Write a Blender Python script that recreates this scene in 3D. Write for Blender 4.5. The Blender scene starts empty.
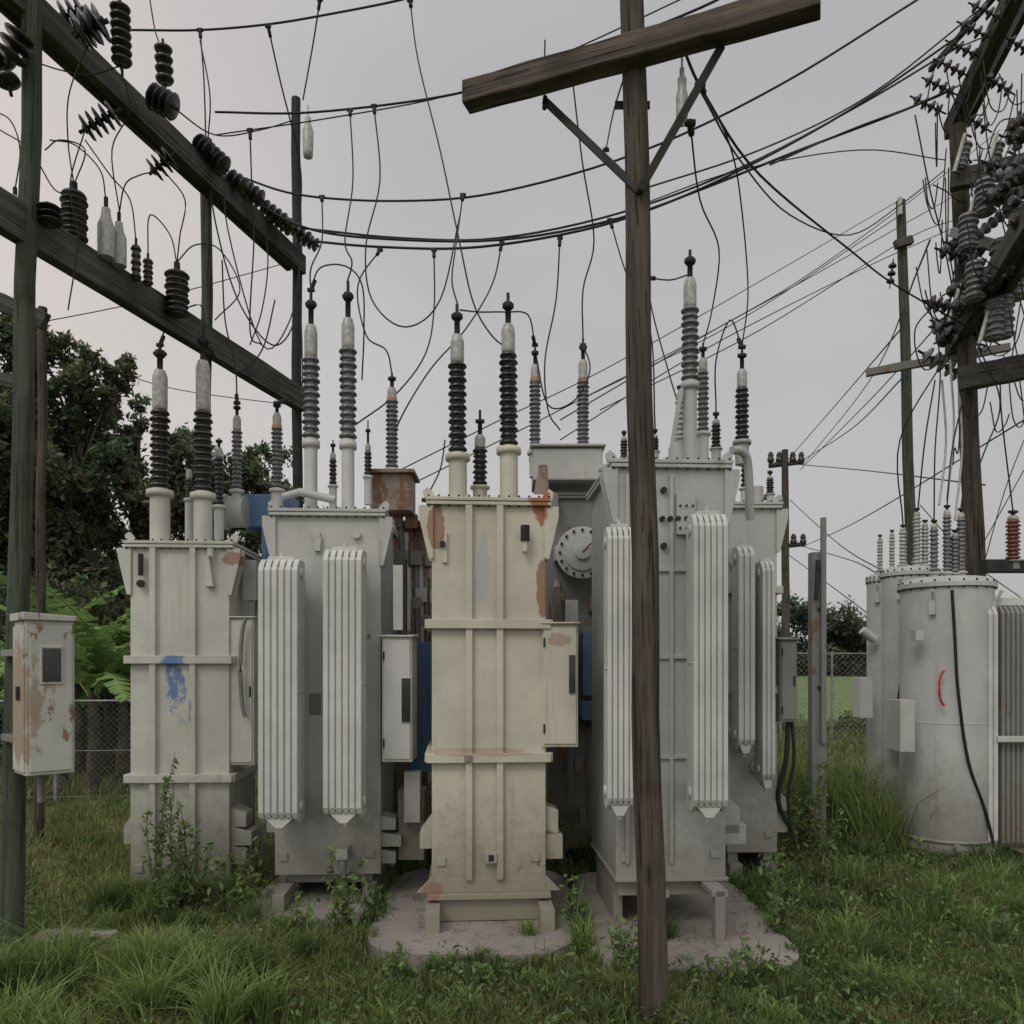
import bpy, math, random
import numpy as np
from mathutils import Vector, Matrix, Euler
random.seed(7); rng=np.random.default_rng(7)
F=800.0; H0=665.0; CH=1.7
def P(px,py,Y): return Vector(((px-512)*Y/F, Y, CH+(H0-py)*Y/F))
sc=bpy.context.scene
# ---------------------------------------------------------------- camera
cd=bpy.data.cameras.new("Camera"); cam=bpy.data.objects.new("Camera",cd); sc.collection.objects.link(cam)
cam.location=(0,0,CH); cam.rotation_euler=(math.radians(90),0,0)
cd.sensor_width=36; cd.lens=36*F/1024; cd.shift_y=(H0-512)/1024.0; cd.clip_end=3000; cd.clip_start=0.05
sc.camera=cam
sc.view_settings.view_transform='Standard'; sc.view_settings.look='None'; sc.view_settings.exposure=0
# ---------------------------------------------------------------- node helpers
def N(nt,t,**k):
    n=nt.nodes.new(t)
    for a,b in k.items(): setattr(n,a,b)
    return n
def lk(nt,a,b): nt.links.new(a,b)
def math_(nt,op,a,b=None,c=None,clamp=False):
    n=N(nt,'ShaderNodeMath',operation=op,use_clamp=clamp)
    for i,v in enumerate((a,b,c)):
        if v is None: continue
        if isinstance(v,(int,float)): n.inputs[i].default_value=v
        else: lk(nt,v,n.inputs[i])
    return n.outputs[0]
def mix_(nt,f,a,b,bt='MIX'):
    n=N(nt,'ShaderNodeMix',data_type='RGBA',blend_type=bt)
    if isinstance(f,(int,float)): n.inputs[0].default_value=f
    else: lk(nt,f,n.inputs[0])
    for i,v in ((6,a),(7,b)):
        if isinstance(v,(tuple,list)): n.inputs[i].default_value=(*v[:3],1)
        else: lk(nt,v,n.inputs[i])
    return n.outputs[2]
def ramp_(nt,v,lo,hi):
    n=N(nt,'ShaderNodeMapRange'); n.interpolation_type='SMOOTHSTEP'
    lk(nt,v,n.inputs[0]); n.inputs[1].default_value=lo; n.inputs[2].default_value=hi
    return n.outputs[0]
def noise_(nt,vec,scale,detail=4,rough=.6,mp=None):
    if mp:
        m=N(nt,'ShaderNodeMapping'); m.inputs['Scale'].default_value=mp; lk(nt,vec,m.inputs[0]); vec=m.outputs[0]
    n=N(nt,'ShaderNodeTexNoise'); n.inputs['Scale'].default_value=scale; n.inputs['Detail'].default_value=detail
    n.inputs['Roughness'].default_value=rough; lk(nt,vec,n.inputs['Vector']); return n.outputs['Fac']
def newmat(name):
    m=bpy.data.materials.new(name); m.use_nodes=True; nt=m.node_tree
    return m,nt,nt.nodes['Principled BSDF']
def bump_(nt,b,h,s=.3,d=.01):
    n=N(nt,'ShaderNodeBump'); n.inputs['Strength'].default_value=s; n.inputs['Distance'].default_value=d
    lk(nt,h,n.inputs['Height']); lk(nt,n.outputs[0],b.inputs['Normal'])
def paint(name,base,rust=.66,dirt=.5,rough=.45,patches=(),metal=0,base_dirt=True):
    m,nt,b=newmat(name)
    pos=N(nt,'ShaderNodeNewGeometry').outputs['Position']
    n1=noise_(nt,pos,1.7,3); c=mix_(nt,ramp_(nt,n1,.3,.7),tuple(v*.82 for v in base),tuple(min(1,v*1.06) for v in base))
    n1b=noise_(nt,pos,13,4,.7); c=mix_(nt,math_(nt,'MULTIPLY',ramp_(nt,n1b,.5,.78),.35),c,tuple(v*.62 for v in base))
    # sparse run-off stains, gated by a broad mask so most of the wall stays plain painted steel
    st=noise_(nt,pos,1.0,3,.55,(13,13,.75)); gate=ramp_(nt,n1,.42,.62)
    sm=math_(nt,'MULTIPLY',math_(nt,'MULTIPLY',ramp_(nt,st,.56,.80),gate),dirt)
    c=mix_(nt,sm,c,(.17,.15,.12))
    if base_dirt:
        sx=N(nt,'ShaderNodeSeparateXYZ'); lk(nt,pos,sx.inputs[0])
        zz=math_(nt,'ADD',sx.outputs[2],math_(nt,'MULTIPLY',math_(nt,'ADD',n1b,n1),-.6))
        bm=math_(nt,'SUBTRACT',1.0,ramp_(nt,zz,-.4,.45)); c=mix_(nt,math_(nt,'MULTIPLY',bm,.65),c,(.125,.11,.08))
    rn=noise_(nt,pos,5.5,6,.74,(1,1,.55)); rm=ramp_(nt,rn,rust,rust+.05)
    rc=mix_(nt,n1b,(.08,.035,.018),(.24,.11,.05)); c=mix_(nt,math_(nt,'MULTIPLY',rm,.85),c,rc)
    for (ctr,rad,col,amt) in patches:
        v=N(nt,'ShaderNodeVectorMath',operation='SUBTRACT'); lk(nt,pos,v.inputs[0]); v.inputs[1].default_value=ctr
        v2=N(nt,'ShaderNodeVectorMath',operation='DIVIDE'); lk(nt,v.outputs[0],v2.inputs[0]); v2.inputs[1].default_value=rad
        v3=N(nt,'ShaderNodeVectorMath',operation='LENGTH'); lk(nt,v2.outputs[0],v3.inputs[0])
        d=math_(nt,'ADD',v3.outputs['Value'],math_(nt,'MULTIPLY',math_(nt,'SUBTRACT',rn,.5),2.2))
        c=mix_(nt,math_(nt,'MULTIPLY',ramp_(nt,math_(nt,'SUBTRACT',1.0,d),-.05,.1),amt),c,col)
    lk(nt,c,b.inputs['Base Color']); b.inputs['Metallic'].default_value=metal
    lk(nt,math_(nt,'MULTIPLY_ADD',n1b,.3,rough),b.inputs['Roughness']); b.inputs['Specular IOR Level'].default_value=.4
    bump_(nt,b,noise_(nt,pos,5,1,.5),.25,.006)
    return m
def plain(name,col,rough=.5,var=.3,scale=12,metal=0):
    m,nt,b=newmat(name); pos=N(nt,'ShaderNodeNewGeometry').outputs['Position']
    n1=noise_(nt,pos,scale,2,.65); c=mix_(nt,ramp_(nt,n1,.3,.7),tuple(v*(1-var) for v in col),tuple(v*(1+var*.5) for v in col))
    lk(nt,c,b.inputs['Base Color']); b.inputs['Roughness'].default_value=rough; b.inputs['Metallic'].default_value=metal
    if rough>.55: b.inputs['Specular IOR Level'].default_value=.2
    return m
def wood(name,ca,cb,axis,crack=.7):
    m,nt,b=newmat(name); tc=N(nt,'ShaderNodeTexCoord').outputs['Object']
    s=[22,22,22]; s[axis]=.9
    g=noise_(nt,tc,1,5,.72,tuple(s)); c=mix_(nt,ramp_(nt,g,.3,.7),ca,cb)
    s2=[70,70,70]; s2[axis]=1.6
    g2=noise_(nt,tc,1,3,.6,tuple(s2)); c=mix_(nt,math_(nt,'MULTIPLY',ramp_(nt,g2,.58,.66),crack),c,tuple(v*.25 for v in ca))
    g3=noise_(nt,tc,3,3); c=mix_(nt,math_(nt,'MULTIPLY',ramp_(nt,g3,.45,.75),.6),c,tuple(v*.5 for v in ca))
    lk(nt,c,b.inputs['Base Color']); b.inputs['Roughness'].default_value=.85; b.inputs['Specular IOR Level'].default_value=.2
    bump_(nt,b,math_(nt,'SUBTRACT',g,math_(nt,'MULTIPLY',ramp_(nt,g2,.58,.66),.8)),.8,.012)
    return m
def leafmat(name,trans=.35):
    m,nt,b=newmat(name); a=N(nt,'ShaderNodeAttribute',attribute_name='col')
    d=N(nt,'ShaderNodeBsdfDiffuse'); lk(nt,a.outputs['Color'],d.inputs[0])
    gl=N(nt,'ShaderNodeBsdfGlossy'); gl.inputs['Roughness'].default_value=.5; gl.inputs[0].default_value=(.5,.5,.5,1)
    t=N(nt,'ShaderNodeBsdfTranslucent'); lk(nt,a.outputs['Color'],t.inputs[0])
    mx=N(nt,'ShaderNodeMixShader'); mx.inputs[0].default_value=trans; lk(nt,d.outputs[0],mx.inputs[1]); lk(nt,t.outputs[0],mx.inputs[2])
    m2=N(nt,'ShaderNodeMixShader'); m2.inputs[0].default_value=.04; lk(nt,mx.outputs[0],m2.inputs[1]); lk(nt,gl.outputs[0],m2.inputs[2])
    lk(nt,m2.outputs[0],nt.nodes['Material Output'].inputs[0]); nt.nodes.remove(b)
    return m
blue=(.08,.18,.36); rustc=(.22,.09,.04)
M={}
M['cream1']=paint('paint_cream_a',(.50,.495,.45),.66,.6,patches=[(tuple(P(172,697,5.86)),(.11,.1,.36),blue,.92),(tuple(P(240,560,6.0)),(.1,.3,.05),rustc,.7),(tuple(P(200,590,5.86)),(.06,.1,.1),(.3,.34,.38),.5)])
M['cream3']=paint('paint_cream_b',(.50,.475,.40),.66,.65,patches=[(tuple(P(541,500,5.2)),(.07,.16,.17),(.30,.11,.045),.95),
   (tuple(P(437,530,5.2)),(.05,.1,.16),rustc,.75),(tuple(P(483,570,5.2)),(.05,.08,.22),(.30,.35,.39),.6),(tuple(P(545,585,5.2)),(.05,.2,.2),rustc,.8),
   (tuple(P(430,895,5.1)),(.06,.3,.06),rustc,.5),(tuple(P(487,752,5.15)),(.4,.1,.025),rustc,.35),(tuple(P(560,640,5.15)),(.1,.1,.06),rustc,.45)])
M['grey']=paint('paint_grey',(.435,.435,.425),.67,.6)
M['grey4']=paint('paint_grey_b',(.405,.41,.405),.68,.6)
M['lgrey']=paint('paint_radiator',(.51,.515,.505),.70,.35,base_dirt=False)
M['dgrey']=paint('paint_dark_grey',(.19,.19,.185),.58,.6)
M['rusty']=paint('paint_rusty',(.25,.20,.17),.48,.7)
M['blue']=paint('paint_blue',(.10,.19,.33),.66,.5,base_dirt=False)
M['tank8']=paint('paint_round_tank',(.43,.445,.44),.69,.5)
M['box']=paint('paint_cabinet_rust',(.44,.44,.41),.57,.5,patches=[(tuple(P(32,700,4.6)),(.16,.22,.36),(.24,.15,.09),.7)],base_dirt=False)
M['green']=wood('pole_green',(.035,.045,.032),(.08,.095,.07),2,.5)
M['wood']=wood('wood_pole',(.038,.032,.026),(.105,.088,.07),2,.9)
M['woodx']=wood('wood_arm',(.05,.042,.036),(.13,.11,.092),0,.8)
M['woodg']=wood('wood_beam_grey',(.045,.043,.039),(.115,.11,.10),0,.8)
M['dark']=plain('dark_metal',(.035,.034,.033),.8)
M['wire']=plain('cable_black',(.022,.022,.024),.6)
M['brown']=plain('porcelain_dark',(.022,.018,.018),.3,.5,30)
M['pgrey']=plain('porcelain_grey',(.13,.14,.145),.3,.4,30)
M['plight']=plain('porcelain_light',(.36,.36,.34),.4,.3,30)
M['pred']=plain('porcelain_red',(.16,.045,.03),.3,.3,30)
M['orange']=plain('tape_orange',(.42,.20,.09),.5)
M['glass']=plain('dark_glass',(.02,.022,.025),.15)
M['steel']=plain('galvanised',(.22,.23,.23),.5,.3,8,.4)
M['redpaint']=plain('red_paint',(.45,.05,.04),.5)
# ---------------------------------------------------------------- mesh builder
class MB:
    def __init__(s): s.v=[];s.f=[];s.m=[];s.sm=[];s.mats=[]
    def mi(s,k):
        if k not in s.mats: s.mats.append(k)
        return s.mats.index(k)
    def add(s,vs,fs,mat,smooth=False):
        o=len(s.v); s.v+= [Vector(v) for v in vs]; i=s.mi(mat)
        for f in fs: s.f.append([a+o for a in f]); s.m.append(i); s.sm.append(smooth)
    def box(s,x0,x1,y0,y1,z0,z1,mat,rot=None,piv=None):
        vs=[Vector((x,y,z)) for x in (x0,x1) for y in (y0,y1) for z in (z0,z1)]
        if rot is not None:
            R=Matrix.Rotation(rot,3,'Z'); c=Vector(piv) if piv else Vector(((x0+x1)/2,(y0+y1)/2,0))
            vs=[R@(v-c)+c for v in vs]
        s.add(vs,[(0,1,3,2),(4,6,7,5),(0,4,5,1),(2,3,7,6),(0,2,6,4),(1,5,7,3)],mat)
    def prism(s,poly,a0,a1,mat,axis='y'):
        n=len(poly); vs=[]
        for a in (a0,a1):
            for (u,w) in poly: vs.append((u,a,w) if axis=='y' else ((a,u,w) if axis=='x' else (u,w,a)))
        s.add(vs,[tuple(range(n)),tuple(range(2*n-1,n-1,-1))]+[(i,(i+1)%n,n+(i+1)%n,n+i) for i in range(n)],mat)
    def tube(s,pts,r,mat,n=6,r1=None,caps=True):
        pts=[Vector(p) for p in pts]; k=len(pts); vs=[]
        up=None
        for i,p in enumerate(pts):
            d=(pts[min(i+1,k-1)]-pts[max(i-1,0)])
            if d.length<1e-9: d=Vector((0,0,1))
            d.normalize()
            if up is None:
                up=Vector((0,0,1)) if abs(d.z)<.9 else Vector((1,0,0))
            a=d.cross(up)
            if a.length<1e-4: a=d.cross(Vector((0,1,0)))
            a.normalize(); b=d.cross(a)
            rr=r if r1 is None else r+(r1-r)*i/(k-1)
            for j in range(n):
                t=2*math.pi*j/n; vs.append(p+a*math.cos(t)*rr+b*math.sin(t)*rr)
        fs=[(i*n+j,i*n+(j+1)%n,(i+1)*n+(j+1)%n,(i+1)*n+j) for i in range(k-1) for j in range(n)]
        s.add(vs,fs,mat,True)
        if caps: s.add(vs[:n],[tuple(range(n))],mat); s.add(vs[-n:],[tuple(range(n))],mat)
    def lathe(s,base,axis,prof,mat,n=16):
        base=Vector(base); d=Vector(axis).normalized(); a=d.cross(Vector((0,1,0)))
        if a.length<1e-3: a=d.cross(Vector((1,0,0)))
        a.normalize(); b=d.cross(a); vs=[]
        for (r,h) in prof:
            for j in range(n):
                t=2*math.pi*j/n; vs.append(base+d*h+a*math.cos(t)*r+b*math.sin(t)*r)
        k=len(prof)
        fs=[(i*n+j,i*n+(j+1)%n,(i+1)*n+(j+1)%n,(i+1)*n+j) for i in range(k-1) for j in range(n)]
        s.add(vs,fs,mat,True); s.add(vs[:n],[tuple(range(n))],mat); s.add(vs[-n:],[tuple(range(n))],mat)
    def build(s,name,parent=None,world=False,bevel=0):
        me=bpy.data.meshes.new(name); vs=s.v
        if parent is not None and world:
            I=parent.matrix_basis.inverted(); vs=[I@v for v in vs]
        me.from_pydata([tuple(v) for v in vs],[],s.f)
        for k in s.mats: me.materials.append(M[k])
        me.polygons.foreach_set('material_index',s.m); me.polygons.foreach_set('use_smooth',s.sm)
        import bmesh
        bm=bmesh.new(); bm.from_mesh(me); bmesh.ops.recalc_face_normals(bm,faces=bm.faces); bm.to_mesh(me); bm.free()
        me.update()
        o=bpy.data.objects.new(name,me); sc.collection.objects.link(o)
        if parent is not None: o.parent=parent
        if bevel:
            b=o.modifiers.new('bevel','BEVEL'); b.width=bevel; b.segments=2; b.limit_method='ANGLE'; b.angle_limit=math.radians(50)
        return o
def empty(name,loc,yaw=0):
    e=bpy.data.objects.new(name,None); e.location=loc; e.rotation_euler=(0,0,yaw); e.empty_display_size=.2
    e.matrix_basis=Matrix.Translation(loc)@Matrix.Rotation(yaw,4,'Z'); sc.collection.objects.link(e); return e
def cr(pts,k=6):
    pts=[Vector(p) for p in pts]; q=[pts[0]*2-pts[1]]+pts+[pts[-1]*2-pts[-2]]; out=[]
    for i in range(1,len(q)-2):
        for j in range(k):
            t=j/k; a,b,c,d=q[i-1],q[i],q[i+1],q[i+2]
            out.append(.5*((2*b)+(c-a)*t+(2*a-5*b+4*c-d)*t*t+(3*b-a-3*c+d)*t**3))
    out.append(pts[-1]); return out
def sheds(mb,base,axis,h0,h1,r,ri,n,mat,seg=16):
    prof=[];st=(h1-h0)/n
    for i in range(n):
        z=h0+i*st; R=r if i%2==0 else r*.9
        prof+=[(ri,z),(ri,z+st*.3),(R,z+st*.36),(R,z+st*.52),(ri*1.15,z+st*.9)]
    prof.append((ri,h1)); mb.lathe(base,axis,prof,mat,seg)
def bushing(par,px,yb,yt,Y,dpx,shed='brown',fr=(.23,.70,.86),tur='lgrey',cap='plight',n=None,name='bushing',tape=False,lean=0,tw=1.0):
    b=P(px,yb,Y); t=P(px+lean,yt,Y); ax=t-b; h=ax.length; r=dpx*Y/F/2; mb=MB()
    f0,f1,f2=fr
    if f0>0.03: mb.lathe(b-ax*.06,ax,[(r*.95*tw,0),(r*.95*tw,h*(f0-.04+.06)),(r*.95*tw,h*(f0-.03+.06)),(r*1.3*tw,h*(f0-.03+.06)),(r*1.3*tw,h*(f0+.06)),(r*.8,h*(f0+.06)),(r*.8,h*(f0+.07))],tur)
    if n is None: n=max(6,int((f1-f0)*h/.036))
    sheds(mb,b,ax,h*(f0+.01),h*f1,r,r*.66,n,shed)
    mb.lathe(b,ax,[(r*.62,h*f1),(r*.72,h*(f1+.01)),(r*.72,h*(f1+.02)),(r*.72,h*(f2-.04)),(r*.70,h*(f2-.03)),(r*.5,h*f2)],cap)
    if tape: mb.lathe(b,ax,[(r*.8,h*(f1-.03)),(r*.8,h*(f1+.015))],'orange')
    m=(f2+1)/2
    mb.lathe(b,ax,[(r*.3,h*f2),(r*.3,h*m),(r*.5,h*m),(r*.5,h*(m+.03)),(r*.18,h*(m+.03)),(r*.16,h)],'dark',8)
    c=b+ax*(m+.015); mb.box(c.x-r*.6,c.x+r*.6,c.y-r*.25,c.y+r*.25,c.z-.01,c.z+.012,'dark')
    return mb.build(name,par,True)
def radiator(par,px0,px1,yt,yb,Y,tankY,mat='lgrey',nf=6,name='radiator'):
    a=P(px0,yt,Y); c=P(px1,yb,Y); x0,x1=a.x,c.x; zt,zb=a.z,c.z; mb=MB(); w=(x1-x0); dep=.20
    p=w/nf
    for i in range(nf):
        xa=x0+p*i+p*.13; xb=x0+p*(i+1)-p*.13
        poly=[(Y+.02,zt-.04),(Y+.07,zt),(Y+dep,zt),(Y+dep,zb+.02),(Y+.07,zb),(Y+.02,zb+.04),(Y,zb+.08),(Y,zt-.08)]
        mb.prism(poly,xa,xb,mat,'x')
    mb.box(x0+p*.3,x1-p*.3,Y+.015,Y+.17,zb+.06,zt-.06,mat)
    for z in (zt-.09,zb+.11):
        mb.tube([(x0-.008,Y+.1,z),(x1+.008,Y+.1,z)],.035,mat,12)
        mb.tube([((x0+x1)/2,Y+.1,z),((x0+x1)/2,tankY+.05,z)],.04,mat,12)
        mb.tube([((x0+x1)/2,tankY-.05,z),((x0+x1)/2,tankY-.02,z)],.065,mat,12)
    for z in (zt-.5*(zt-zb),):
        mb.box(x0+.0,x1-.0,Y+.012,Y+.16,z-.005,z+.005,mat)
    xm=(x0+x1)/2
    mb.prism([(x0+w*.1,zb+.05),(x1-w*.1,zb+.05),(xm+.022,zb-.03),(xm-.022,zb-.03)],Y+.03,Y+.15,mat,'y')
    mb.tube([(xm,Y+.09,zb-.005),(xm,Y+.09,zb-.06)],.013,mat,8)
    mb.prism([(x0+w*.06,zt-.04),(x1-w*.06,zt-.04),(x1-w*.2,zt+.02),(x0+w*.2,zt+.02)],Y+.07,Y+.15,mat,'y')
    mb.tube([(xm,Y+.1,zt),(xm,Y+.1,zt+.05)],.012,mat,8)
    return mb.build(name,par,True,.003)
def tank(par,W,D,zb,H,mat,vr=(),hb=(),flange='self',bolts=True,name='tank'):
    mb=MB(); x0,x1=-W/2,W/2
    mb.box(x0,x1,0,D,zb,H-.03,mat)
    fm=mat
    mb.box(x0-.035,x1+.035,-.035,D+.035,H-.05,H-.027,fm); mb.box(x0-.04,x1+.04,-.04,D+.04,H-.023,H,fm)
    mb.box(x0-.03,x1+.03,-.03,D+.03,H-.028,H-.022,'dark')
    for x in vr:
        mb.box(x-.022,x+.022,-.035,.02,zb+.01,H-.052,mat)
    for z in hb:
        mb.box(x0-.03,x1+.03,-.048,.02,z-.03,z+.03,mat); mb.box(x1-.02,x1+.045,-.02,D+.03,z-.029,z+.029,mat); mb.box(x0-.045,x0+.02,-.02,D+.03,z-.029,z+.029,mat)
    if bolts:
        n=int(W/.06)
        for i in range(n+1):
            x=x0-.02+(W+.04)*i/n; mb.tube([(x,-.022,H-.06),(x,-.022,H+.014)],.008,'dark',6)
        n=int(D/.08)
        for i in range(n+1):
            y=D*i/n; mb.tube([(x1+.022,y,H-.06),(x1+.022,y,H+.014)],.008,'dark',6)
    for sx,xx in ((-1,x0),(1,x1)):
        poly=[(xx-sx*.01,H-.40),(xx+sx*.02,H-.40),(xx+sx*.085,H-.12),(xx+sx*.085,H-.053),(xx-sx*.01,H-.053)]
        mb.prism(poly,-.02,.0,mat,'y'); mb.prism(poly,.09,.11,mat,'y')
        mb.prism([(xx-sx*.03,H+.001),(xx+sx*.05,H+.001),(xx+sx*.06,H+.05),(xx+sx*.03,H+.075),(xx,H+.05)],.04,.06,mat,'y')
    mb.box(x0+.03,x0+.09,-.012,.0,zb+.10,zb+.16,mat); mb.box(x1-.10,x1-.04,-.012,.0,zb+.12,zb+.17,mat)
    return mb.build(name,par,False,.005)
def cabinet(par,px0,px1,yt,yb,Y,D,mat='grey4',wins=(),name='control_cabinet'):
    a=P(px0,yt,Y);c=P(px1,yb,Y); mb=MB(); mb.box(a.x,c.x,Y,Y+D,c.z,a.z,mat)
    mb.prism([(Y-.03,a.z+.001),(Y+D+.01,a.z+.001),(Y+D+.01,a.z+.03),(Y-.03,a.z+.012)],a.x-.015,c.x+.015,mat,'x')
    mb.box(a.x+.012,c.x-.012,Y-.012,Y+.01,c.z+.02,a.z-.02,mat)
    for (u0,u1,v0,v1) in wins:
        w=P(u0,v0,Y);q=P(u1,v1,Y); mb.box(w.x-.006,q.x+.006,Y-.02,Y,q.z-.006,w.z+.006,mat); mb.box(w.x,q.x,Y-.024,Y,q.z,w.z,'glass')
    mb.box(c.x-.03,c.x-.02,Y-.025,Y,(a.z+c.z)/2-.04,(a.z+c.z)/2+.04,'dark')
    for k in (.15,.85): mb.tube([(a.x+.014,Y-.016,c.z+(a.z-c.z)*k-.03),(a.x+.014,Y-.016,c.z+(a.z-c.z)*k+.03)],.007,'dark',6)
    return mb.build(name,par,True,.004)
# ================================================================ TRANSFORMERS
yaw=math.radians(3)
# ---- T1
e=empty('power_transformer',((180-512)*5.95/F,5.95,0),yaw); H=2.62
tank(e,.72,.72,.06,H,'cream1',(-.19,.10),(1.74,.86))
mb=MB()
mb.box(-.34,-.25,-.02,.75,0,.1,'cream1'); mb.box(.25,.34,-.02,.75,0,.1,'cream1')
for z,w in ((.60,.10),(.46,.14),(.32,.10)): mb.prism([(.35,z+.03),(.37+w,z-.02),(.37+w,z-.12),(.35,z-.12)],.05,.25,'cream1','y')
mb.prism([(-.35,.6),(-.43,.5),(-.43,.36),(-.35,.36)],.05,.2,'cream1','y')
mb.tube([(-.27,-.04,2.36),(-.27,-.04,2.52)],.02,'dark',8); mb.tube([(-.27,-.03,2.3),(-.27,-.05,2.3)],.03,'dark',8)
mb.prism([(.2,2.28),(.26,2.28),(.23,2.5),(.2,2.5)],-.06,0,'cream1','y'); mb.tube([(.24,-.05,2.5),(.24,-.05,2.56)],.025,'cream1',10)
mb.build('tank_fittings',e,False,.003)
cabinet(e,228,254,618,765,6.0,.3,'cream1')
mb=MB()
c=P(246,668,5.93); ring=[c+Vector((.07*math.sin(t)*.6,0,.36*math.cos(t))) for t in np.linspace(math.pi,2*math.pi,14)]
mb.tube(ring,.016,'dgrey',8)
for (x,y0,y1,m) in ((258,590,700,'dgrey'),(262,600,860,'grey'),(252,780,870,'dgrey'),(262,760,800,'rusty')): mb.tube([P(x,y0,6.3),P(x,y1,6.3)],.02,m,8)
mb.box(P(243,0,6.2).x,P(256,0,6.2).x,6.2,6.35,P(0,600,6.2).z,P(0,560,6.2).z,'grey')
mb.build('oil_pipe',e,True)
bushing(e,160,540,343,6.15,20,'brown',(.25,.66,.86),'cream1',n=12)
bushing(e,203,535,328,6.15,19,'brown',(.2,.60,.84),'cream1',n=12)
bushing(e,237,512,403,6.55,11,'pgrey',(.2,.75,.88))
bushing(e,219,535,438,6.4,10,'brown',(.3,.8,.9)); bushing(e,277,505,401,6.5,12,'pgrey',(.15,.75,.88),tape=True)
bushing(e,189,538,440,6.5,8,'brown',(.4,.6,.7))
mb=MB(); mb.box(P(243,0,6.7).x,P(290,0,6.7).x,6.7,7.0,P(0,527,6.7).z,P(0,494,6.7).z,'blue'); mb.tube([P(226,512,6.6),P(246,512,6.6)],.13,'grey',20)
mb.tube([P(265,525,6.6),P(265,560,6.6)],.03,'blue',8); mb.tube([P(228,512,6.55),P(225,512,6.55)],.145,'grey',20); mb.build('oil_conservator',e,True,.01)
# ---- T2
e=empty('power_transformer',((328-512)*5.65/F,5.65,0),yaw)
tank(e,.74,.95,.22,2.80,'grey',(),(),bolts=True)
mb=MB()
mb.box(-.33,-.25,-.25,1.0,0,.15,'grey'); mb.box(.25,.33,-.05,1.0,0,.15,'grey')
mb.box(-.30,.30,.1,.8,.14,.23,'grey')
mb.tube([(.12,-.12,0.05),(.12,-.12,.42)],.028,'steel',10); mb.box(.08,.16,-.16,.02,.36,.43,'grey')
for z,w in ((.62,.10),(.5,.14),(.38,.1)): mb.prism([(.36,z),(.37+w,z-.02),(.37+w,z-.1),(.36,z-.1)],.05,.25,'grey','y')
mb.box(-.45,-.36,.1,.4,.5,.66,'grey')
mb.prism([(-.1,2.6),(-.04,2.6),(-.05,2.5),(-.09,2.5)],-.03,0,'grey','y')
for x in (-.08,.2): mb.tube([(x,-.01,2.62),(x,-.03,2.62)],.03,'grey',10)
mb.box(-.13,-.05,-.006,0,1.35,1.5,'dgrey')
mb.build('tank_fittings',e,False,.003)
radiator(e,257,298,558,825,5.28,5.65); radiator(e,322,362,548,820,5.28,5.65)
cabinet(e,382,412,637,762,5.55,.3,'lgrey',[(402,411,678,722)])
mb=MB(); mb.tube([P(405,560,5.6),P(405,640,5.6)],.016,'dark',8); mb.box(*[P(393,600,5.6).x,P(407,600,5.6).x],5.6,5.8,P(0,630,5.6).z,P(0,565,5.6).z,'lgrey')
for i in range(4):
    q=P(392+i*5,590+i*25,5.75); mb.tube([q,q+Vector((.02,.1,-.6))],.014,'dgrey',6)
mb.box(P(398,0,5.8).x,P(424,0,5.8).x,5.8,6.0,P(0,860,5.8).z,P(0,790,5.8).z,'dgrey'); mb.box(P(404,0,5.7).x,P(420,0,5.7).x,5.7,5.8,P(0,820,5.8).z,P(0,770,5.8).z,'grey')
mb.build('side_box',e,True,.003)
bushing(e,311,500,290,5.95,18,'pgrey',(.28,.68,.83),'lgrey',tw=.75,n=12); bushing(e,348,505,281,5.9,18,'pgrey',(.28,.70,.83),'lgrey',tw=.75,n=13)
bushing(e,392,480,373,6.5,13,'pgrey',(.1,.75,.86),tape=True); bushing(e,333,505,440,6.1,8,'brown',(.3,.7,.8)); bushing(e,368,500,420,6.3,8,'brown',(.3,.6,.7))
mb=MB(); mb.box(P(370,0,6.4).x,P(411,0,6.4).x,6.4,6.7,P(0,510,6.4).z,P(0,474,6.4).z,'rusty'); mb.box(P(366,0,6.4).x,P(415,0,6.4).x,6.35,6.75,P(0,473.5,6.4).z,P(0,470,6.4).z,'rusty')
mb.tube([P(283,497,5.8),P(300,492,5.8),P(335,500,5.8)],.03,'grey',8)
mb.build('terminal_box',e,True,.004)
# ---- T7 behind between T2/T3
e=empty('power_transformer',((398-512)*6.9/F,6.95,0),0)
tank(e,.5,.9,.15,2.95,'rusty',(-.1,.1),(2.1,1.1),bolts=False)
mb=MB(); mb.box(P(410,0,6.4).x,P(436,0,6.4).x,6.4,6.7,P(0,772,6.4).z,P(0,642,6.4).z,'blue'); mb.box(P(414,0,6.4).x,P(428,0,6.4).x,6.38,6.4,P(0,755,6.4).z,P(0,660,6.4).z,'blue')
for i in range(8):
    x=396+i*5; mb.tube([P(x,515+i*9,6.8),P(x+2,640+i*15,6.75)],.022,('rusty','dgrey','grey')[i%3],8)
for i in range(9):
    q=P(396+i*5,520+(i*37)%110,6.75); mb.box(q.x-.05,q.x+.05,q.y,q.y+.1,q.z-.06,q.z+.06,('rusty','dgrey','grey')[i%3])
for i in range(3): 
    q=P(408+i*9,585+i*18,6.6); mb.tube([q,q+Vector((0,-.06,0))],.05,'dgrey',14)
for x in (-.2,.2): mb.box(P(398,0,6.9).x+x-.04,P(398,0,6.9).x+x+.04,6.9,7.8,0,.16,'dgrey')
mb.build('cooling_pipes',e,True,.003)
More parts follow.
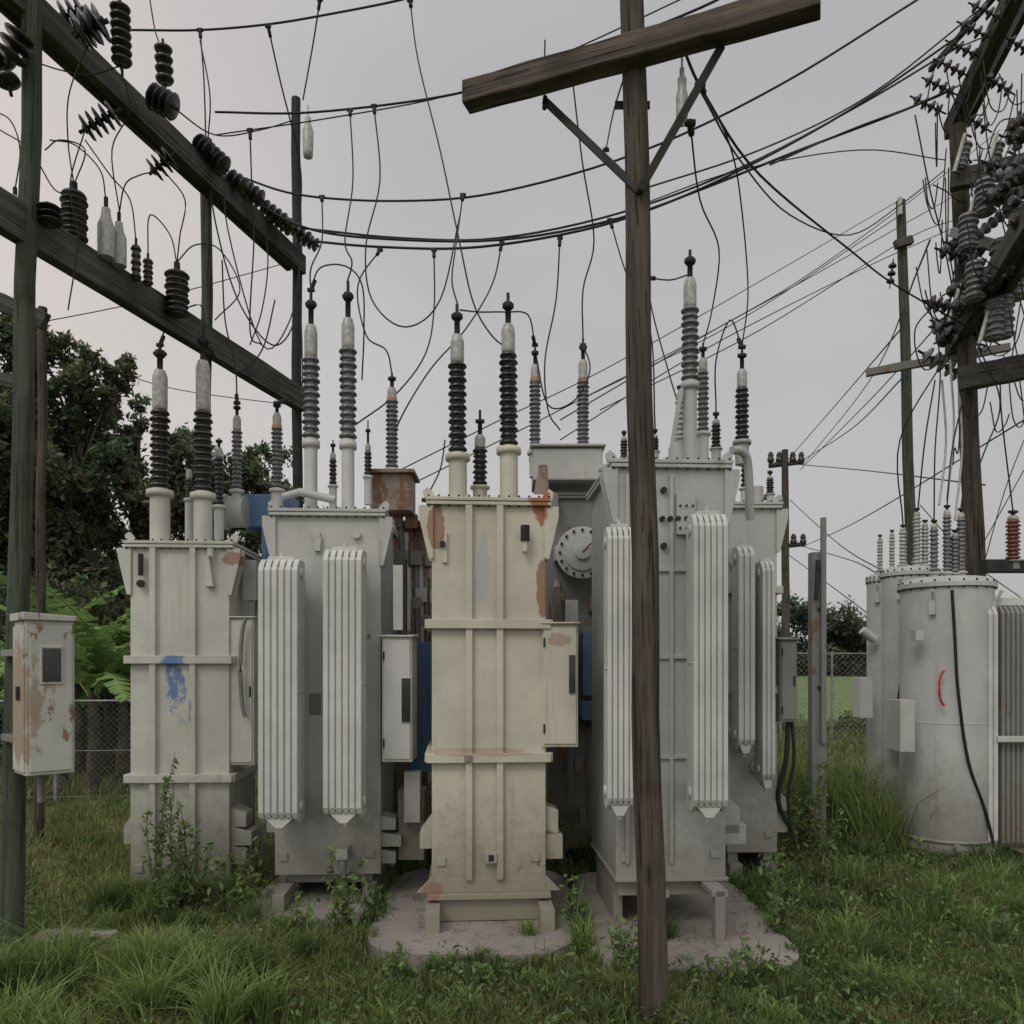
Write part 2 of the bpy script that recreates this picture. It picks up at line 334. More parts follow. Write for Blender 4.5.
# ---- T3
e=empty('power_transformer',((489-512)*5.2/F,5.2,0),math.radians(4))
tank(e,.74,.80,.30,2.785,'cream3',(-.13,.07),(1.965,1.10))
mb=MB()
mb.box(-.40,.40,-.05,.85,.19,.225,'cream3'); mb.box(-.37,.37,-.005,.81,.225,.31,'cream3'); mb.box(-.34,.34,.0,.8,.04,.19,'cream3')
for s in (-1,1):
    x=s*.36; mb.box(x-.045,x+.045,-.22,1.1,.0,.17,'cream3')
    mb.prism([(s*.36,.225),(s*.47,.225),(s*.36,.34)],.0,.03,'cream3','y')
for z,w in ((.78,.09),(.62,.12)): mb.prism([(.36,z),(.37+w,z-.04),(.37+w,z-.2),(.36,z-.2)],.05,.25,'cream3','y')
mb.prism([(-.36,.72),(-.45,.6),(-.45,.5),(-.36,.5)],.05,.25,'cream3','y')
mb.box(-.03,.05,-.045,.0,.42,.49,'cream3'); mb.box(-.005,.03,-.05,.0,.435,.475,'dark')
mb.box(-.16,-.11,-.06,-.02,1.08,1.12,'rusty'); mb.tube([(-.3,-.01,2.48),(-.3,-.04,2.48)],.02,'dark',8)
mb.box(-.30,-.27,-.02,0,2.36,2.56,'cream3')
mb.tube([(.23,-.06,2.50),(.23,-.06,2.6)],.03,'dark',10); mb.tube([(.23,-.06,2.43),(.23,-.06,2.5)],.016,'cream3',8); mb.tube([(.23,0,2.45),(.23,-.06,2.45)],.016,'cream3',8)
mb.build('tank_fittings',e,False,.003)
cabinet(e,542,578,624,747,5.2,.32,'cream3')
mb=MB(); w=P(569,655,5.18);q=P(575,693,5.18); 
mb.tube([P(563,600,5.3),P(563,625,5.3)],.014,'dark',8)
mb.box(w.x,q.x,5.175,5.19,q.z,w.z,'glass'); mb.build('cabinet_window',e,True)
bushing(e,458,500,304,5.45,19,'brown',(.23,.70,.84),'cream3',n=13,lean=-1); bushing(e,509,492,293,5.45,19,'brown',(.22,.70,.84),'cream3',n=14,lean=-1)
bushing(e,480,495,410,5.6,15,'brown',(.1,.55,.7),'cream3'); bushing(e,535,470,345,6.7,12,'pgrey',(.15,.72,.84),tape=True); bushing(e,583,450,338,6.8,13,'pgrey',(.0,.62,.80),tape=True)
mb=MB(); mb.prism([(P(533,0,5.5).x,P(0,500,5.5).z),(P(548,0,5.5).x,P(0,500,5.5).z),(P(546,0,5.5).x,P(0,472,5.5).z),(P(538,0,5.5).x,P(0,472,5.5).z)],5.3,5.32,'rusty','y')
mb.build('lifting_lug',e,True)
# ---- T6 behind between T3/T4
e=empty('power_transformer',((582-512)*6.7/F,6.75,0),0)
tank(e,.56,.9,.15,3.15,'dgrey',(),(1.2,),bolts=False)
mb=MB()
mb.box(P(533,0,6.6).x,P(603,0,6.6).x,6.6,7.1,P(0,480,6.6).z,P(0,448,6.6).z,'grey'); mb.box(P(530,0,6.6).x,P(606,0,6.6).x,6.57,7.13,P(0,447,6.6).z,P(0,444,6.6).z,'grey')
mb.build('oil_conservator',e,True,.02)
mb=MB(); c=P(582,553,6.6); mb.lathe(c+Vector((0,.2,0)),(0,-1,0),[(.13,0),(.13,.2),(.215,.2),(.215,.23),(.15,.23),(.15,.245),(.06,.245),(.06,.27),(.001,.27)],'grey',28)
for i in range(16):
    t=i/16*2*math.pi; mb.tube([c+Vector((.185*math.cos(t),-.0,.185*math.sin(t))),c+Vector((.185*math.cos(t),-.05,.185*math.sin(t)))],.012,'dark',6)
mb.tube([c+Vector((0,-.07,0)),c+Vector((.07,-.075,.07))],.008,'rusty',6)
mb.build('flange_cover',e,True,.003)
mb=MB()
mb.box(P(562,0,6.4).x,P(578,0,6.4).x,6.4,6.5,P(0,690,6.4).z,P(0,600,6.4).z,'lgrey'); mb.box(P(582,0,6.3).x,P(610,0,6.3).x,6.3,6.6,P(0,720,6.3).z,P(0,702,6.3).z,'blue')
mb.box(P(583,0,6.4).x,P(594,0,6.4).x,6.4,6.7,P(0,696,6.4).z,P(0,632,6.4).z,'blue'); mb.box(P(600,0,6.5).x,P(610,0,6.5).x,6.5,6.7,P(0,696,6.4).z,P(0,665,6.4).z,'blue')
for i,(x,y0,y1,m) in enumerate([(561,600,760,'rusty'),(597,560,690,'lgrey'),(603,590,700,'grey'),(557,590,640,'rusty'),(570,720,800,'dgrey'),(590,730,820,'dgrey')]):
    mb.tube([P(x,y0,6.45),P(x,y1,6.45)],.03,m,10); mb.tube([P(x,y0,6.45),P(x,y0-8,6.8)],.03,m,8)
for i in range(12):
    q=P(554+i*5,500+(i*53)%320,6.6); mb.box(q.x-.035,q.x+.035,q.y,q.y+.15,q.z-.06,q.z+.06,('dgrey','grey','rusty')[i%3])
for x in (-.2,.2): mb.box(P(582,0,6.75).x+x-.05,P(582,0,6.75).x+x+.05,6.6,7.7,0,.16,'dgrey')
mb.build('cooling_pipes',e,True,.003)
# ---- T4
e=empty('power_transformer',((671-512)*5.05/F,5.05,0),math.radians(3))
tank(e,.70,1.0,.36,2.99,'grey4',(),(),bolts=True)
mb=MB()
for z in (2.3,1.75,1.12): mb.box(-.355,.355,-.018,.01,z-.012,z+.012,'grey4')
for x in (-.28,.0,): mb.box(x-.012,x+.012,-.022,.01,.45,2.9,'grey4')
mb.box(-.33,.33,.03,.95,.24,.37,'grey4'); mb.box(-.36,.36,-.03,1.0,.34,.362,'grey4')
for x in (.24,-.12): 
    mb.box(x-.03,x+.03,-.24,-.16,.0,.34,'grey4'); mb.box(x-.05,x+.05,-.24,.95,.30,.338,'grey4'); mb.box(x-.03,x+.03,.8,.88,0,.3,'grey4')
    mb.box(x-.045,x+.045,-.28,-.12,0,.035,'grey4')
mb.box(-.33,-.27,.2,.9,.0,.24,'grey4')
for i in range(5): mb.tube([(-.06+i*.05,-.0,2.62),(-.06+i*.05,-.035,2.62)],.016,'dark',8)
for z in (2.8,2.45): mb.tube([(-.05,0,z),(-.05,-.03,z)],.02,'dark',8)
mb.prism([(.33,.9),(.46,.78),(.46,.62),(.33,.62)],.05,.35,'grey4','y'); mb.box(.3,.5,.05,.25,.55,.68,'grey4')
mb.box(.1,.14,-.02,0,2.6,2.66,'dark'); mb.box(.03,.15,-.03,0,2.52,2.78,'grey4')
for k in range(6): mb.tube([(.05+.04*(k%3),-.028,2.56+.14*(k//3)),(.05+.04*(k%3),-.042,2.56+.14*(k//3))],.008,'dark',6)
mb.build('tank_fittings',e,False,.003)
radiator(e,607,635,525,812,4.72,5.05,nf=5); radiator(e,693,729,512,814,4.68,5.05)
bushing(e,690,455,250,5.35,18,'pgrey',(.35,.72,.86),'grey4',tw=.8,n=11); bushing(e,680,460,385,5.5,10,'plight',(.3,.8,.9)); bushing(e,703,455,343,5.7,12,'pgrey',(.2,.75,.86))
bushing(e,742,458,345,5.8,14,'brown',(.15,.62,.78),'grey4'); bushing(e,655,462,428,5.5,8,'brown',(.3,.7,.8)); bushing(e,716,458,410,5.9,10,'brown',(.2,.7,.8)); bushing(e,624,465,430,5.5,8,'brown',(.2,.7,.8))
mb=MB(); mb.prism([(P(668,0,5.3).x,P(0,460,5.3).z),(P(672,0,5.3).x,P(0,460,5.3).z),(P(684,0,5.3).x,P(0,388,5.3).z),(P(680,0,5.3).x,P(0,388,5.3).z)],5.3,5.33,'grey4','y')
mb.tube(cr([P(732,450,5.5),P(742,452,5.55),P(748,465,5.6),P(750,520,5.7)]),.03,'grey4',10)
mb.tube([P(676,448,5.2),P(676,462,5.2)],.05,'grey4',12); mb.tube([P(600,470,5.5),P(620,462,5.4)],.03,'grey4',8)
mb.build('cover_fittings',e,True,.003)
# ---- T5
e=empty('power_transformer',((752-512)*6.4/F,6.4,0),0)
tank(e,.40,.9,.2,3.0,'grey',(),(2.3,1.5),bolts=True)
mb=MB()
for x in (-.14,.14): mb.box(x-.05,x+.05,-.05,1.0,0,.12,'grey'); mb.box(x-.04,x+.04,.05,.85,.12,.21,'grey')
for z in (.62,.45): mb.prism([(.18,z+.1),(.3,z),(.3,z-.1),(.18,z-.1)],.05,.35,'grey','y')
mb.build('tank_fittings',e,False,.003)
radiator(e,738,756,545,750,6.1,6.4,'lgrey',3); radiator(e,762,776,560,785,6.1,6.4,'lgrey',3)
cabinet(e,780,797,640,722,6.3,.25,'dgrey')
bushing(e,746,500,440,6.6,11,'brown',(.2,.7,.8)); bushing(e,770,500,470,6.6,8,'brown',(.2,.7,.8))
mb=MB(); mb.tube(cr([P(788,722,6.35),P(786,760,6.35),P(778,800,6.4),P(792,830,6.45)]),.02,'dark',6); mb.tube(cr([P(792,722,6.35),P(794,760,6.35),P(788,800,6.4),P(796,850,6.45)]),.014,'dark',6); mb.tube([P(757,505,6.6),P(757,487,6.6)],.05,'grey',10)
mb.build('cabinet_conduits',e,True)
# ---- round transformers (right)
def roundt(px,Y,rpx,ytop,col='tank8'):
    X=(px-512)*Y/F; e=empty('round_tank_transformer',(X,Y,0)); r=rpx*Y/F; H=CH+(H0-ytop)*Y/F; hm=H*.47
    mb=MB()
    mb.lathe((0,0,.04),(0,0,1),[(r*.97,0),(r,.02),(r,.03),(r,H-.19),(r,H-.17)],col,56)
    mb.lathe((0,0,.14),(0,0,1),[(r*1.0,0),(r*1.02,0),(r*1.02,.03),(r*1.0,.03)],col,56); mb.lathe((0,0,hm),(0,0,1),[(r*.99,0),(r*1.006,.002),(r*1.006,.010),(r*.99,.012)],col,56)
    mb.lathe((0,0,H-.12),(0,0,1),[(r*.98,-.004),(r*1.06,-.004),(r*1.06,.0),(r*1.06,.035),(r*1.06,.04),(r*.99,.045),(r*.85,.09),(r*.3,.10),(.01,.10)],col,56)
    for i in range(22):
        t=i/22*2*math.pi; mb.tube([(r*1.03*math.cos(t),r*1.03*math.sin(t),H-.14),(r*1.03*math.cos(t),r*1.03*math.sin(t),H-.06)],.008,'dark',6)
    mb.box(-r*.8,-r*.6,-r*.7,r*.7,0,.05,'dgrey'); mb.box(r*.6,r*.8,-r*.7,r*.7,0,.05,'dgrey')
    for t in (-2.3,-.75): 
        c=Vector((r*math.cos(t),r*math.sin(t),H-.3)); mb.box(c.x-.05,c.x+.02,c.y-.025,c.y+.025,c.z-.07,c.z+.05,col,rot=t)
        mb.tube([c+Vector((math.cos(t)*.02,math.sin(t)*.02,.06)),c+Vector((math.cos(t)*.06,math.sin(t)*.06,.14))],.014,col,8)
    mb.tube([(-r*.3,-r*1.0,.12),(-r*.3,-r*1.12,.12)],.03,col,10)
    mb.build('tank',e,False,0); return e,r,H,X
e,r,H,X=roundt(946,7.3,42,576)
mb=MB(); mb.tube(cr([P(952,590,6.9),P(955,640,6.88),P(958,690,6.88),P(968,760,6.9),P(985,810,6.93),P(995,850,6.95)]),.013,'wire',6)
c=P(945,688,6.905); mb.tube([c+Vector((-.05*math.sin(t),-.0,.15*math.cos(t))) for t in np.linspace(0.1,math.pi-.1,10)],.011,'redpaint',6)
mb.tube([P(990,852,6.8),P(990,852,6.9)],.04,'tank8',10)
mb.box(P(917,0,6.93).x,P(925,0,6.93).x,6.95,7.05,P(0,640,6.9).z,P(0,630,6.9).z,'tank8')
mb.build('cable_and_marks',e,True)
radiator(e,988,999,605,850,6.95,7.3,'lgrey',2); radiator(e,1001,1056,604,852,7.0,7.3,'dgrey',11)
mb=MB(); mb.box(P(975,0,7.1).x,P(1060,0,7.1).x,7.05,7.25,P(0,606,7.1).z,P(0,598,7.1).z,'lgrey'); mb.tube([P(965,605,7.1),P(990,607,7.1)],.03,'lgrey',10)
mb.box(P(1000,0,6.9).x,P(1058,0,6.9).x,6.93,6.96,P(0,742,6.95).z,P(0,736,6.95).z,'lgrey'); mb.box(P(903,0,6.9).x,P(918,0,6.9).x,6.95,7.1,P(0,752,6.95).z,P(0,700,6.95).z,'grey'); mb.build('radiator_frame',e,True,.003)
for px,yb,yt in ((934,577,520),(947,578,505),(961,577,508),(955,577,530)): bushing(e,px,yb,yt,7.2,9,'pgrey',(.08,.85,.93),'tank8')
e,r,H,X=roundt(910,8.2,26,565)
for px,yb,yt in ((903,568,525),(917,566,508),(925,568,520)): bushing(e,px,yb,yt,8.1,8,'plight',(.08,.85,.93),'tank8')
mb=MB(); mb.box(P(896,0,7.8).x,P(912,0,7.8).x,7.8,8.0,P(0,750,7.8).z,P(0,700,7.8).z,'grey'); mb.tube(cr([P(900,600,7.85),P(904,650,7.85),P(898,700,7.85)]),.012,'wire',6); mb.build('terminal_box',e,True,.004)
e,r,H,X=roundt(884,9.4,16,572)
for px,yb,yt in ((880,573,535),(892,573,530)): bushing(e,px,yb,yt,9.3,6,'plight',(.08,.85,.93),'tank8')
mb=MB(); mb.box(P(860,0,9).x,P(873,0,9).x,9,9.2,P(0,718,9).z,P(0,678,9).z,'grey'); mb.tube([P(862,630,9.2),P(875,640,9.2)],.05,'grey',10); mb.build('terminal_box',e,True,.004)
e=empty('post_insulator',P(1013,560,7.2)); bushing(e,1013,566,510,7.2,14,'pred',(.1,.82,.9),'dgrey')
mb=MB(); mb.box(P(984,0,7.2).x,P(1040,0,7.2).x,7.15,7.3,P(0,572,7.2).z,P(0,560,7.2).z,'dark'); mb.build('bracket',e,True)
# ================================================================ POLES / GANTRY
def pole(name,p0,p1,r0,r1,mat,parent=None,square=False,n=18):
    p0=Vector(p0);p1=Vector(p1); k=14; me_=MB(); L=(p1-p0).length
    pts=[Vector((0.007*math.sin(i*1.3),0.007*math.cos(i*1.7),L*i/k)) for i in range(k+1)]
    me_.tube(pts,r0,mat,n,r1); o=me_.build(name,None)
    q=Vector((0,0,1)).rotation_difference((p1-p0).normalized()); o.matrix_basis=Matrix.Translation(p0)@q.to_matrix().to_4x4()
    if parent is not None:
        o.matrix_basis=parent.matrix_basis.inverted()@o.matrix_basis; o.parent=parent
    return o
def beam(name,p0,p1,w,h,mat,parent=None):
    p0=Vector(p0);p1=Vector(p1); d=p1-p0; L=d.length; mb=MB(); k=10
    vs=[];
    for i in range(k+1):
        x=L*i/k; j=.004*math.sin(i*2.1)
        vs+=[(x,-w/2,-h/2+j),(x,w/2,-h/2+j*.5),(x,w/2,h/2+j),(x,-w/2,h/2-j)]
    fs=[(i*4+a,i*4+(a+1)%4,(i+1)*4+(a+1)%4,(i+1)*4+a) for i in range(k) for a in range(4)]+[(0,1,2,3),(k*4,k*4+1,k*4+2,k*4+3)]
    mb.add(vs,fs,mat); o=mb.build(name,None,False,.006)
    X=d.normalized(); Z=Vector((0,0,1)); Yv=Z.cross(X).normalized(); Z=X.cross(Yv)
    R=Matrix((X,Yv,Z)).transposed().to_4x4(); o.matrix_basis=Matrix.Translation(p0)@R
    if parent is not None:
        o.matrix_basis=parent.matrix_basis.inverted()@o.matrix_basis; o.parent=parent
    return o
def discs(mb,p0,p1,r,n,mat='brown',seg=14):
    p0=Vector(p0);p1=Vector(p1);d=p1-p0;L=d.length;st=L/n
    mb.tube([p0-d*.15,p1+d*.15],r*.14,'dark',6)
    for i in range(n):
        z=i*st; mb.lathe(p0,d,[(r*.3,z),(r*.35,z+st*.25),(r*.85,z+st*.36),(r,z+st*.6),(r*.85,z+st*.68),(r*.3,z+st*.8)],mat,seg)
# centre wooden pole
e=empty('wooden_utility_pole',(.675,3.83,0))
pole('pole_shaft',(.675,3.83,-.05),(.571,3.83,5.25),.071,.055,'wood',e)
beam('crossarm',(-.235,4.06,4.58),(1.335,3.46,4.58),.10,.115,'woodx',e)
mb=MB()
j=Vector((.60,3.76,3.93))
for a in (P(545,100,4.02),P(722,45,3.64)):
    d=(a-j); n_=Vector((0,1,0)); s=d.cross(n_).normalized()*.018
    vs=[j+s,j-s,a-s,a+s]; vs2=[v+Vector((0,.012,0)) for v in vs]
    mb.add(vs+vs2,[(0,1,2,3),(7,6,5,4),(0,4,5,1),(1,5,6,2),(2,6,7,3),(3,7,4,0)],'dark')
    mb.tube([a+Vector((0,-.02,0)),a+Vector((0,.06,0))],.012,'dark',8)
mb.tube([j+Vector((0,-.03,0)),j+Vector((0,.1,0))],.014,'dark',8)
mb.tube([Vector((.585,3.70,4.58)),Vector((.585,3.95,4.58))],.014,'dark',8)
mb.box(.50,.67,3.885,3.89,4.40,4.44,'dark')
mb.tube([P(544,100,4.0),P(545,40,4.0)],.004,'wire',5)
mb.build('crossarm_braces',e,True)
mb=MB(); b=P(682,122,3.75)
mb.lathe(b,(0,0,1),[(.008,-.02),(.012,0),(.024,.01),(.028,.03),(.028,.12),(.02,.15),(.022,.2),(.012,.21),(.012,.25),(.005,.25),(.005,.33)],'plight',14)
mb.build('lightning_arrester',e,True)
# left gantry
e=empty('substation_gantry',(-3.02,4.86,0))
A0=Vector((-3.05,4.86,-.05)); pole('steel_post_1',A0,(-2.895,4.86,6.3),.066,.052,'green',e)
def BP(t,z,off=0): return Vector((-2.93+.8*t+off,4.95+3.05*t,z))
beam('timber_beam_1',BP(-.35,5.72),BP(1.02,5.72),.09,.19,'woodg',e); beam('timber_beam_2',BP(-.35,4.36),BP(1.02,4.36),.09,.23,'woodg',e)
beam('timber_beam_3',BP(-.35,5.72,-.1)+Vector((0,0,-.02)),BP(1.0,5.72,-.1)+Vector((0,0,-.02)),.05,.13,'woodg',e)
pole('post_2',((207-512)*6.85/F-.03,6.85,0),((207-512)*6.85/F,6.85,6.2),.055,.045,'green',e); pole('post_3',((297-512)*8.0/F,8.05,0),((295-512)*8.0/F,8.05,7.4),.055,.045,'dark',e)
beam('side_rail_1',P(-40,285,5.6),P(46,322,5.6),.06,.12,'woodg',e); beam('side_rail_2',P(-40,372,5.6),P(24,384,5.6),.06,.1,'woodg',e)
mb=MB()
for (x0,y0,x1,y1,Y,r,n) in [(8,60,22,32,4.7,15,3),(76,32,104,22,5.0,17,4),(122,66,120,5,5.2,10,7),(78,35,100,20,4.9,16,3),(84,130,116,112,5.3,13,5),(150,95,175,108,5.6,13,4),(152,172,172,156,5.8,12,4),
     (205,150,225,168,6.5,11,4),(240,185,262,200,7.0,9,4),(262,205,285,222,7.3,8,4),(285,222,310,240,7.6,7,4),(165,85,163,45,5.8,9,4),(48,205,50,225,4.9,12,3),(0,50,10,90,5.0,12,2),
     (62,18,84,8,5.2,14,3),(228,176,246,188,6.8,9,3),(272,214,292,230,7.4,8,4),(298,236,318,246,7.8,7,4),(196,140,210,152,6.4,9,3)]:
    discs(mb,P(x0,y0,Y),P(x1,y1,Y),r*Y/F,n)
mb.build('disc_insulators',e,True)
mb=MB()
for (x,yb,yt,Y,r,m,n) in [(74,240,185,5.25,13,'brown',8),(177,315,265,6.0,12,'brown',7),(106,258,200,5.4,8,'plight',2),(119,266,215,5.5,7,'plight',2),(136,280,240,5.6,5,'brown',5),(148,285,255,5.7,5,'brown',5),(15,240,190,5.0,8,'plight',4)]:
    b=P(x,yb,Y);t=P(x,yt,Y);h=(t-b).length;R=r*Y/F
    if n>2: sheds(mb,b,t-b,0,h*.85,R,R*.7,n,m); 
    else: mb.lathe(b,t-b,[(R,0),(R,h*.55),(R*.6,h*.7),(R*.5,h*.85)],m)
    mb.tube([b+(t-b)*.8,t+(t-b)*.05],R*.25,'dark',6)
mb.build('post_insulators',e,True)
mb=MB(); b=P(308,157,7.8); mb.lathe(b,(0,0,1),[(.01,-.02),(.045,0),(.05,.05),(.055,.25),(.03,.32),(.03,.38),(.008,.4),(.008,.5)],'plight',14); mb.build('lightning_arrester',e,True)
mb=MB()
def W(mb,pts,w=1.6,k=6,mat='wire',clamp=False):
    q=[P(*p) for p in pts]; ym=sum(p[2] for p in pts)/len(pts); mb.tube(cr(q,k),w*ym/F/2,mat,5)
    if clamp:
        p=q[0]; d=(q[1]-q[0]).normalized(); mb.tube([p-d*.01,p+d*.08],.016,'dark',8); mb.tube([p+Vector((-.025,0,0)),p+Vector((.025,0,0))],.016,'dark',6)
for L in [[(74,185,5.2),(85,150,5.2),(60,140,5.1),(45,150,5.0)],[(106,200,5.4),(100,170,5.3),(75,145,5.2),(50,140,5.0)],[(119,215,5.5),(125,185,5.4),(140,175,5.5),(155,172,5.8)],
          [(136,240,5.6),(130,200,5.6),(110,175,5.4),(85,140,5.3)],[(177,265,6),(170,235,6),(150,215,5.9),(148,255,5.7)],[(177,262,6),(195,245,6.2),(220,250,6.5),(240,290,6.6),(215,320,6.4)],
          [(30,60,4.9),(60,70,5),(90,75,5.2),(120,66,5.2)],[(68,310,5.0),(78,240,5.0),(70,185,5.0),(85,130,5.3)],[(170,105,5.6),(215,135,6.5),(260,130,7.2),(300,118,7.8)],
          [(225,168,6.5),(228,230,6.5),(262,345,6.6),(290,320,7),(300,262,7.6)],[(262,200,7),(268,260,7),(262,310,7),(250,345,6.9)],[(15,190,5),(20,150,5),(10,120,5),(-10,110,5)],
          [(200,40,6.5),(210,95,6.5),(208,140,6.8)],[(150,0,6),(155,30,6),(160,45,5.8)],[(120,66,5.2),(130,110,5.3),(112,150,5.4),(120,215,5.5)],[(95,30,5),(70,90,5),(68,140,5.1),(74,185,5.2)],
          [(165,172,5.8),(185,200,5.9),(180,235,5.9),(177,262,6)],[(0,130,5),(30,150,5),(55,190,5.1),(74,190,5.2)]]:
    W(mb,L,1.4)
mb.build('jumper_cables',e,True)
# cabinet on left post
e=empty('electrical_cabinet',(-2.70,4.62,0),math.radians(-45)); mb=MB()
w=.123; zb,zt=1.08,1.95
mb.box(-w,w,-w,w,zb,zt,'box'); mb.prism([(-w-.02,zt+.001),(w+.02,zt+.001),(w+.02,zt+.03),(-w-.02,zt+.045)],-w-.02,w+.02,'box','x')
mb.box(-w+.015,w-.015,-w-.012,-w+.01,zb+.02,zt-.03,'box'); mb.box(w-.01,w+.012,-w+.015,w-.015,zb+.02,zt-.03,'box')
mb.box(w,w+.02,-.06,.06,zt-.36,zt-.14,'box'); mb.box(w,w+.024,-.048,.048,zt-.345,zt-.155,'glass')
mb.box(w-.1,w-.08,-w-.03,-w,1.5,1.58,'dark')
for z in (1.25,1.75): mb.box(-.36,-.1,-.14,-.08,z,z+.04,'steel')
mb.tube([(-.08,.0,.9),(-.08,.0,1.1)],.018,'dgrey',8)
mb.build('cabinet_body',e,False,.004)
pole('wooden_utility_pole',((38-512)*7.5/F,7.5,0),((43-512)*7.5/F,7.5,5.05),.045,.04,'wood')
# right structure
e=empty('substation_gantry',(4.45,7.8,0)); rr=random.Random(3)
pole('wood_post_1',((985-512)*7.8/F,7.8,0),((958-512)*7.8/F,7.8,6.95),.10,.075,'wood',e)
beam('timber_beam_1',P(1030,-40,6.4),P(950,132,8.1),.12,.18,'woodg',e); beam('timber_beam_2',P(1060,165,5.4),P(950,348,8.2),.10,.2,'woodg',e)
beam('timber_beam_1b',P(1050,-40,6.6),P(966,122,8.3),.06,.14,'woodg',e)
beam('timber_beam_2b',P(1075,185,5.5),P(962,352,8.3),.06,.16,'woodg',e)
beam('arm_1',P(950,182,7.6),P(1050,158,7.2),.1,.17,'woodg',e); beam('arm_2',P(958,380,7.6),P(1060,360,7.2),.1,.22,'woodg',e)
beam('arm_3',P(866,373,8.4),P(1010,347,8.0),.06,.08,'dgrey',e)
beam('arm_4',P(930,70,8),P(1000,-10,6.8),.04,.05,'dark',e); beam('arm_5',P(952,232,7.4),P(1050,262,6.4),.05,.08,'dgrey',e)
mb=MB()
for i in range(30):
    t=rr.random(); x=942+t*88; y=350-t*150+rr.uniform(-85,25); Y=8.0-t*2.0; a=rr.uniform(-.5,.5)
    L=rr.uniform(22,38); discs(mb,P(x-L/2,y-a*L,Y),P(x+L/2,y+a*L-8,Y),rr.choice((6,7,8,9))*Y/F,rr.choice((3,4,5)),rr.choice(('brown','pgrey','brown','brown')),12)
for i in range(7):
    t=i/6; x=940+t*70; y=108-t*112; Y=8-t*1.5
    discs(mb,P(x-26,y-10,Y),P(x+2,y+4,Y),6*Y/F,4,'brown',10)
    if i%2==0: discs(mb,P(x+22,y+6,Y),P(x+48,y+22,Y),6*Y/F,4,'brown',10)
for (x,yb,yt) in ((1000,285,240),(985,215,180),(1012,215,178),(1016,300,250),(975,300,262),(995,340,300),(1004,338,296),(968,250,215)):
    b=P(x,yb,6.9);t_=P(x,yt,6.9); sheds(mb,b,t_-b,0,(t_-b).length,.085,.06,6,'pgrey')
for (x,yb,yt) in ((958,375,520),(950,360,500),(942,380,505)): mb.tube(cr([P(x,yb,7.6),P(x+4,(yb+yt)/2,7.6),P(x-3,yt,7.4)],4),.010,'plight',6)
for (x,y,Y) in ((972,205,7.0),(992,150,7.0),(1015,130,6.8),(985,322,6.9),(1010,255,6.6),(955,300,7.5),(960,150,7.4)):
    a=P(x-6,y+22,Y); b=P(x+5,y-16,Y); mb.tube([a,b],.018,'plight',8); c_=(a+b)/2+Vector((.07,.04,0)); d_=(b-a)
    sheds(mb,c_-d_*.35,d_,0,d_.length*.7,.045,.028,5,'pgrey',12); mb.tube([b,b+Vector((.08,.04,0))],.01,'dark',6); mb.tube([a,a+Vector((.08,.04,0))],.01,'dark',6); mb.tube([c_,c_+Vector((.12,.1,0))],.012,'dark',6)
mb.build('insulators',e,True)
mb=MB()
for i in range(48):
    t=rr.random(); x=935+t*95; y=rr.uniform(60,430); Y=8-t*1.8; dx=rr.uniform(-40,40); s=rr.uniform(20,80)
    W(mb,[(x,y,Y),(x+dx*.4,y+s,Y),(x+dx,y+s*.8,Y),(x+dx*1.3,y-rr.uniform(-40,30),Y)],1.3)
for L in [[(915,115,8),(930,190,8),(945,250,8),(960,330,8)],[(935,380,7.6),(925,440,7.6),(918,508,7.9)],[(965,390,7.4),(952,450,7.4),(947,505,7.2)],[(975,390,7.4),(968,450,7.3),(961,508,7.2)],
          [(925,290,7.6),(940,360,7.6),(935,450,7.4),(934,520,7.2)],[(1000,380,7),(1002,420,7),(1013,512,7.2)],[(975,340,7.4),(1000,400,7.2),(985,450,7.2),(961,508,7.2)],[(940,300,7.6),(915,330,7.8),(925,370,7.8),(960,345,7.7)],
          [(950,350,7.6),(900,440,7.9),(903,525,8.1)],[(1000,160,7),(990,200,7),(1012,235,6.8),(1024,300,6.6)],[(1030,120,6.8),(1000,122,7),(985,160,7)],[(925,110,8),(940,60,8),(1000,30,7)]]: W(mb,L,1.5)
mb.build('jumper_cables',e,True)
# pole at 905
e=empty('wooden_utility_pole',(4.95,10,0)); pole('pole_shaft',((918-512)*10/F,10,0),((901-512)*10/F,10,7.5),.075,.055,'green',e)
mb=MB(); mb.tube([P(900,215,9.9),P(900,198,9.9)],.03,'plight',8); discs(mb,P(893,262,9.9),P(890,285,9.9),.05,3,'brown'); mb.build('insulator',e,True)
beam('crossarm',P(895,245,9.9),P(912,240,9.9),.08,.1,'woodg',e)
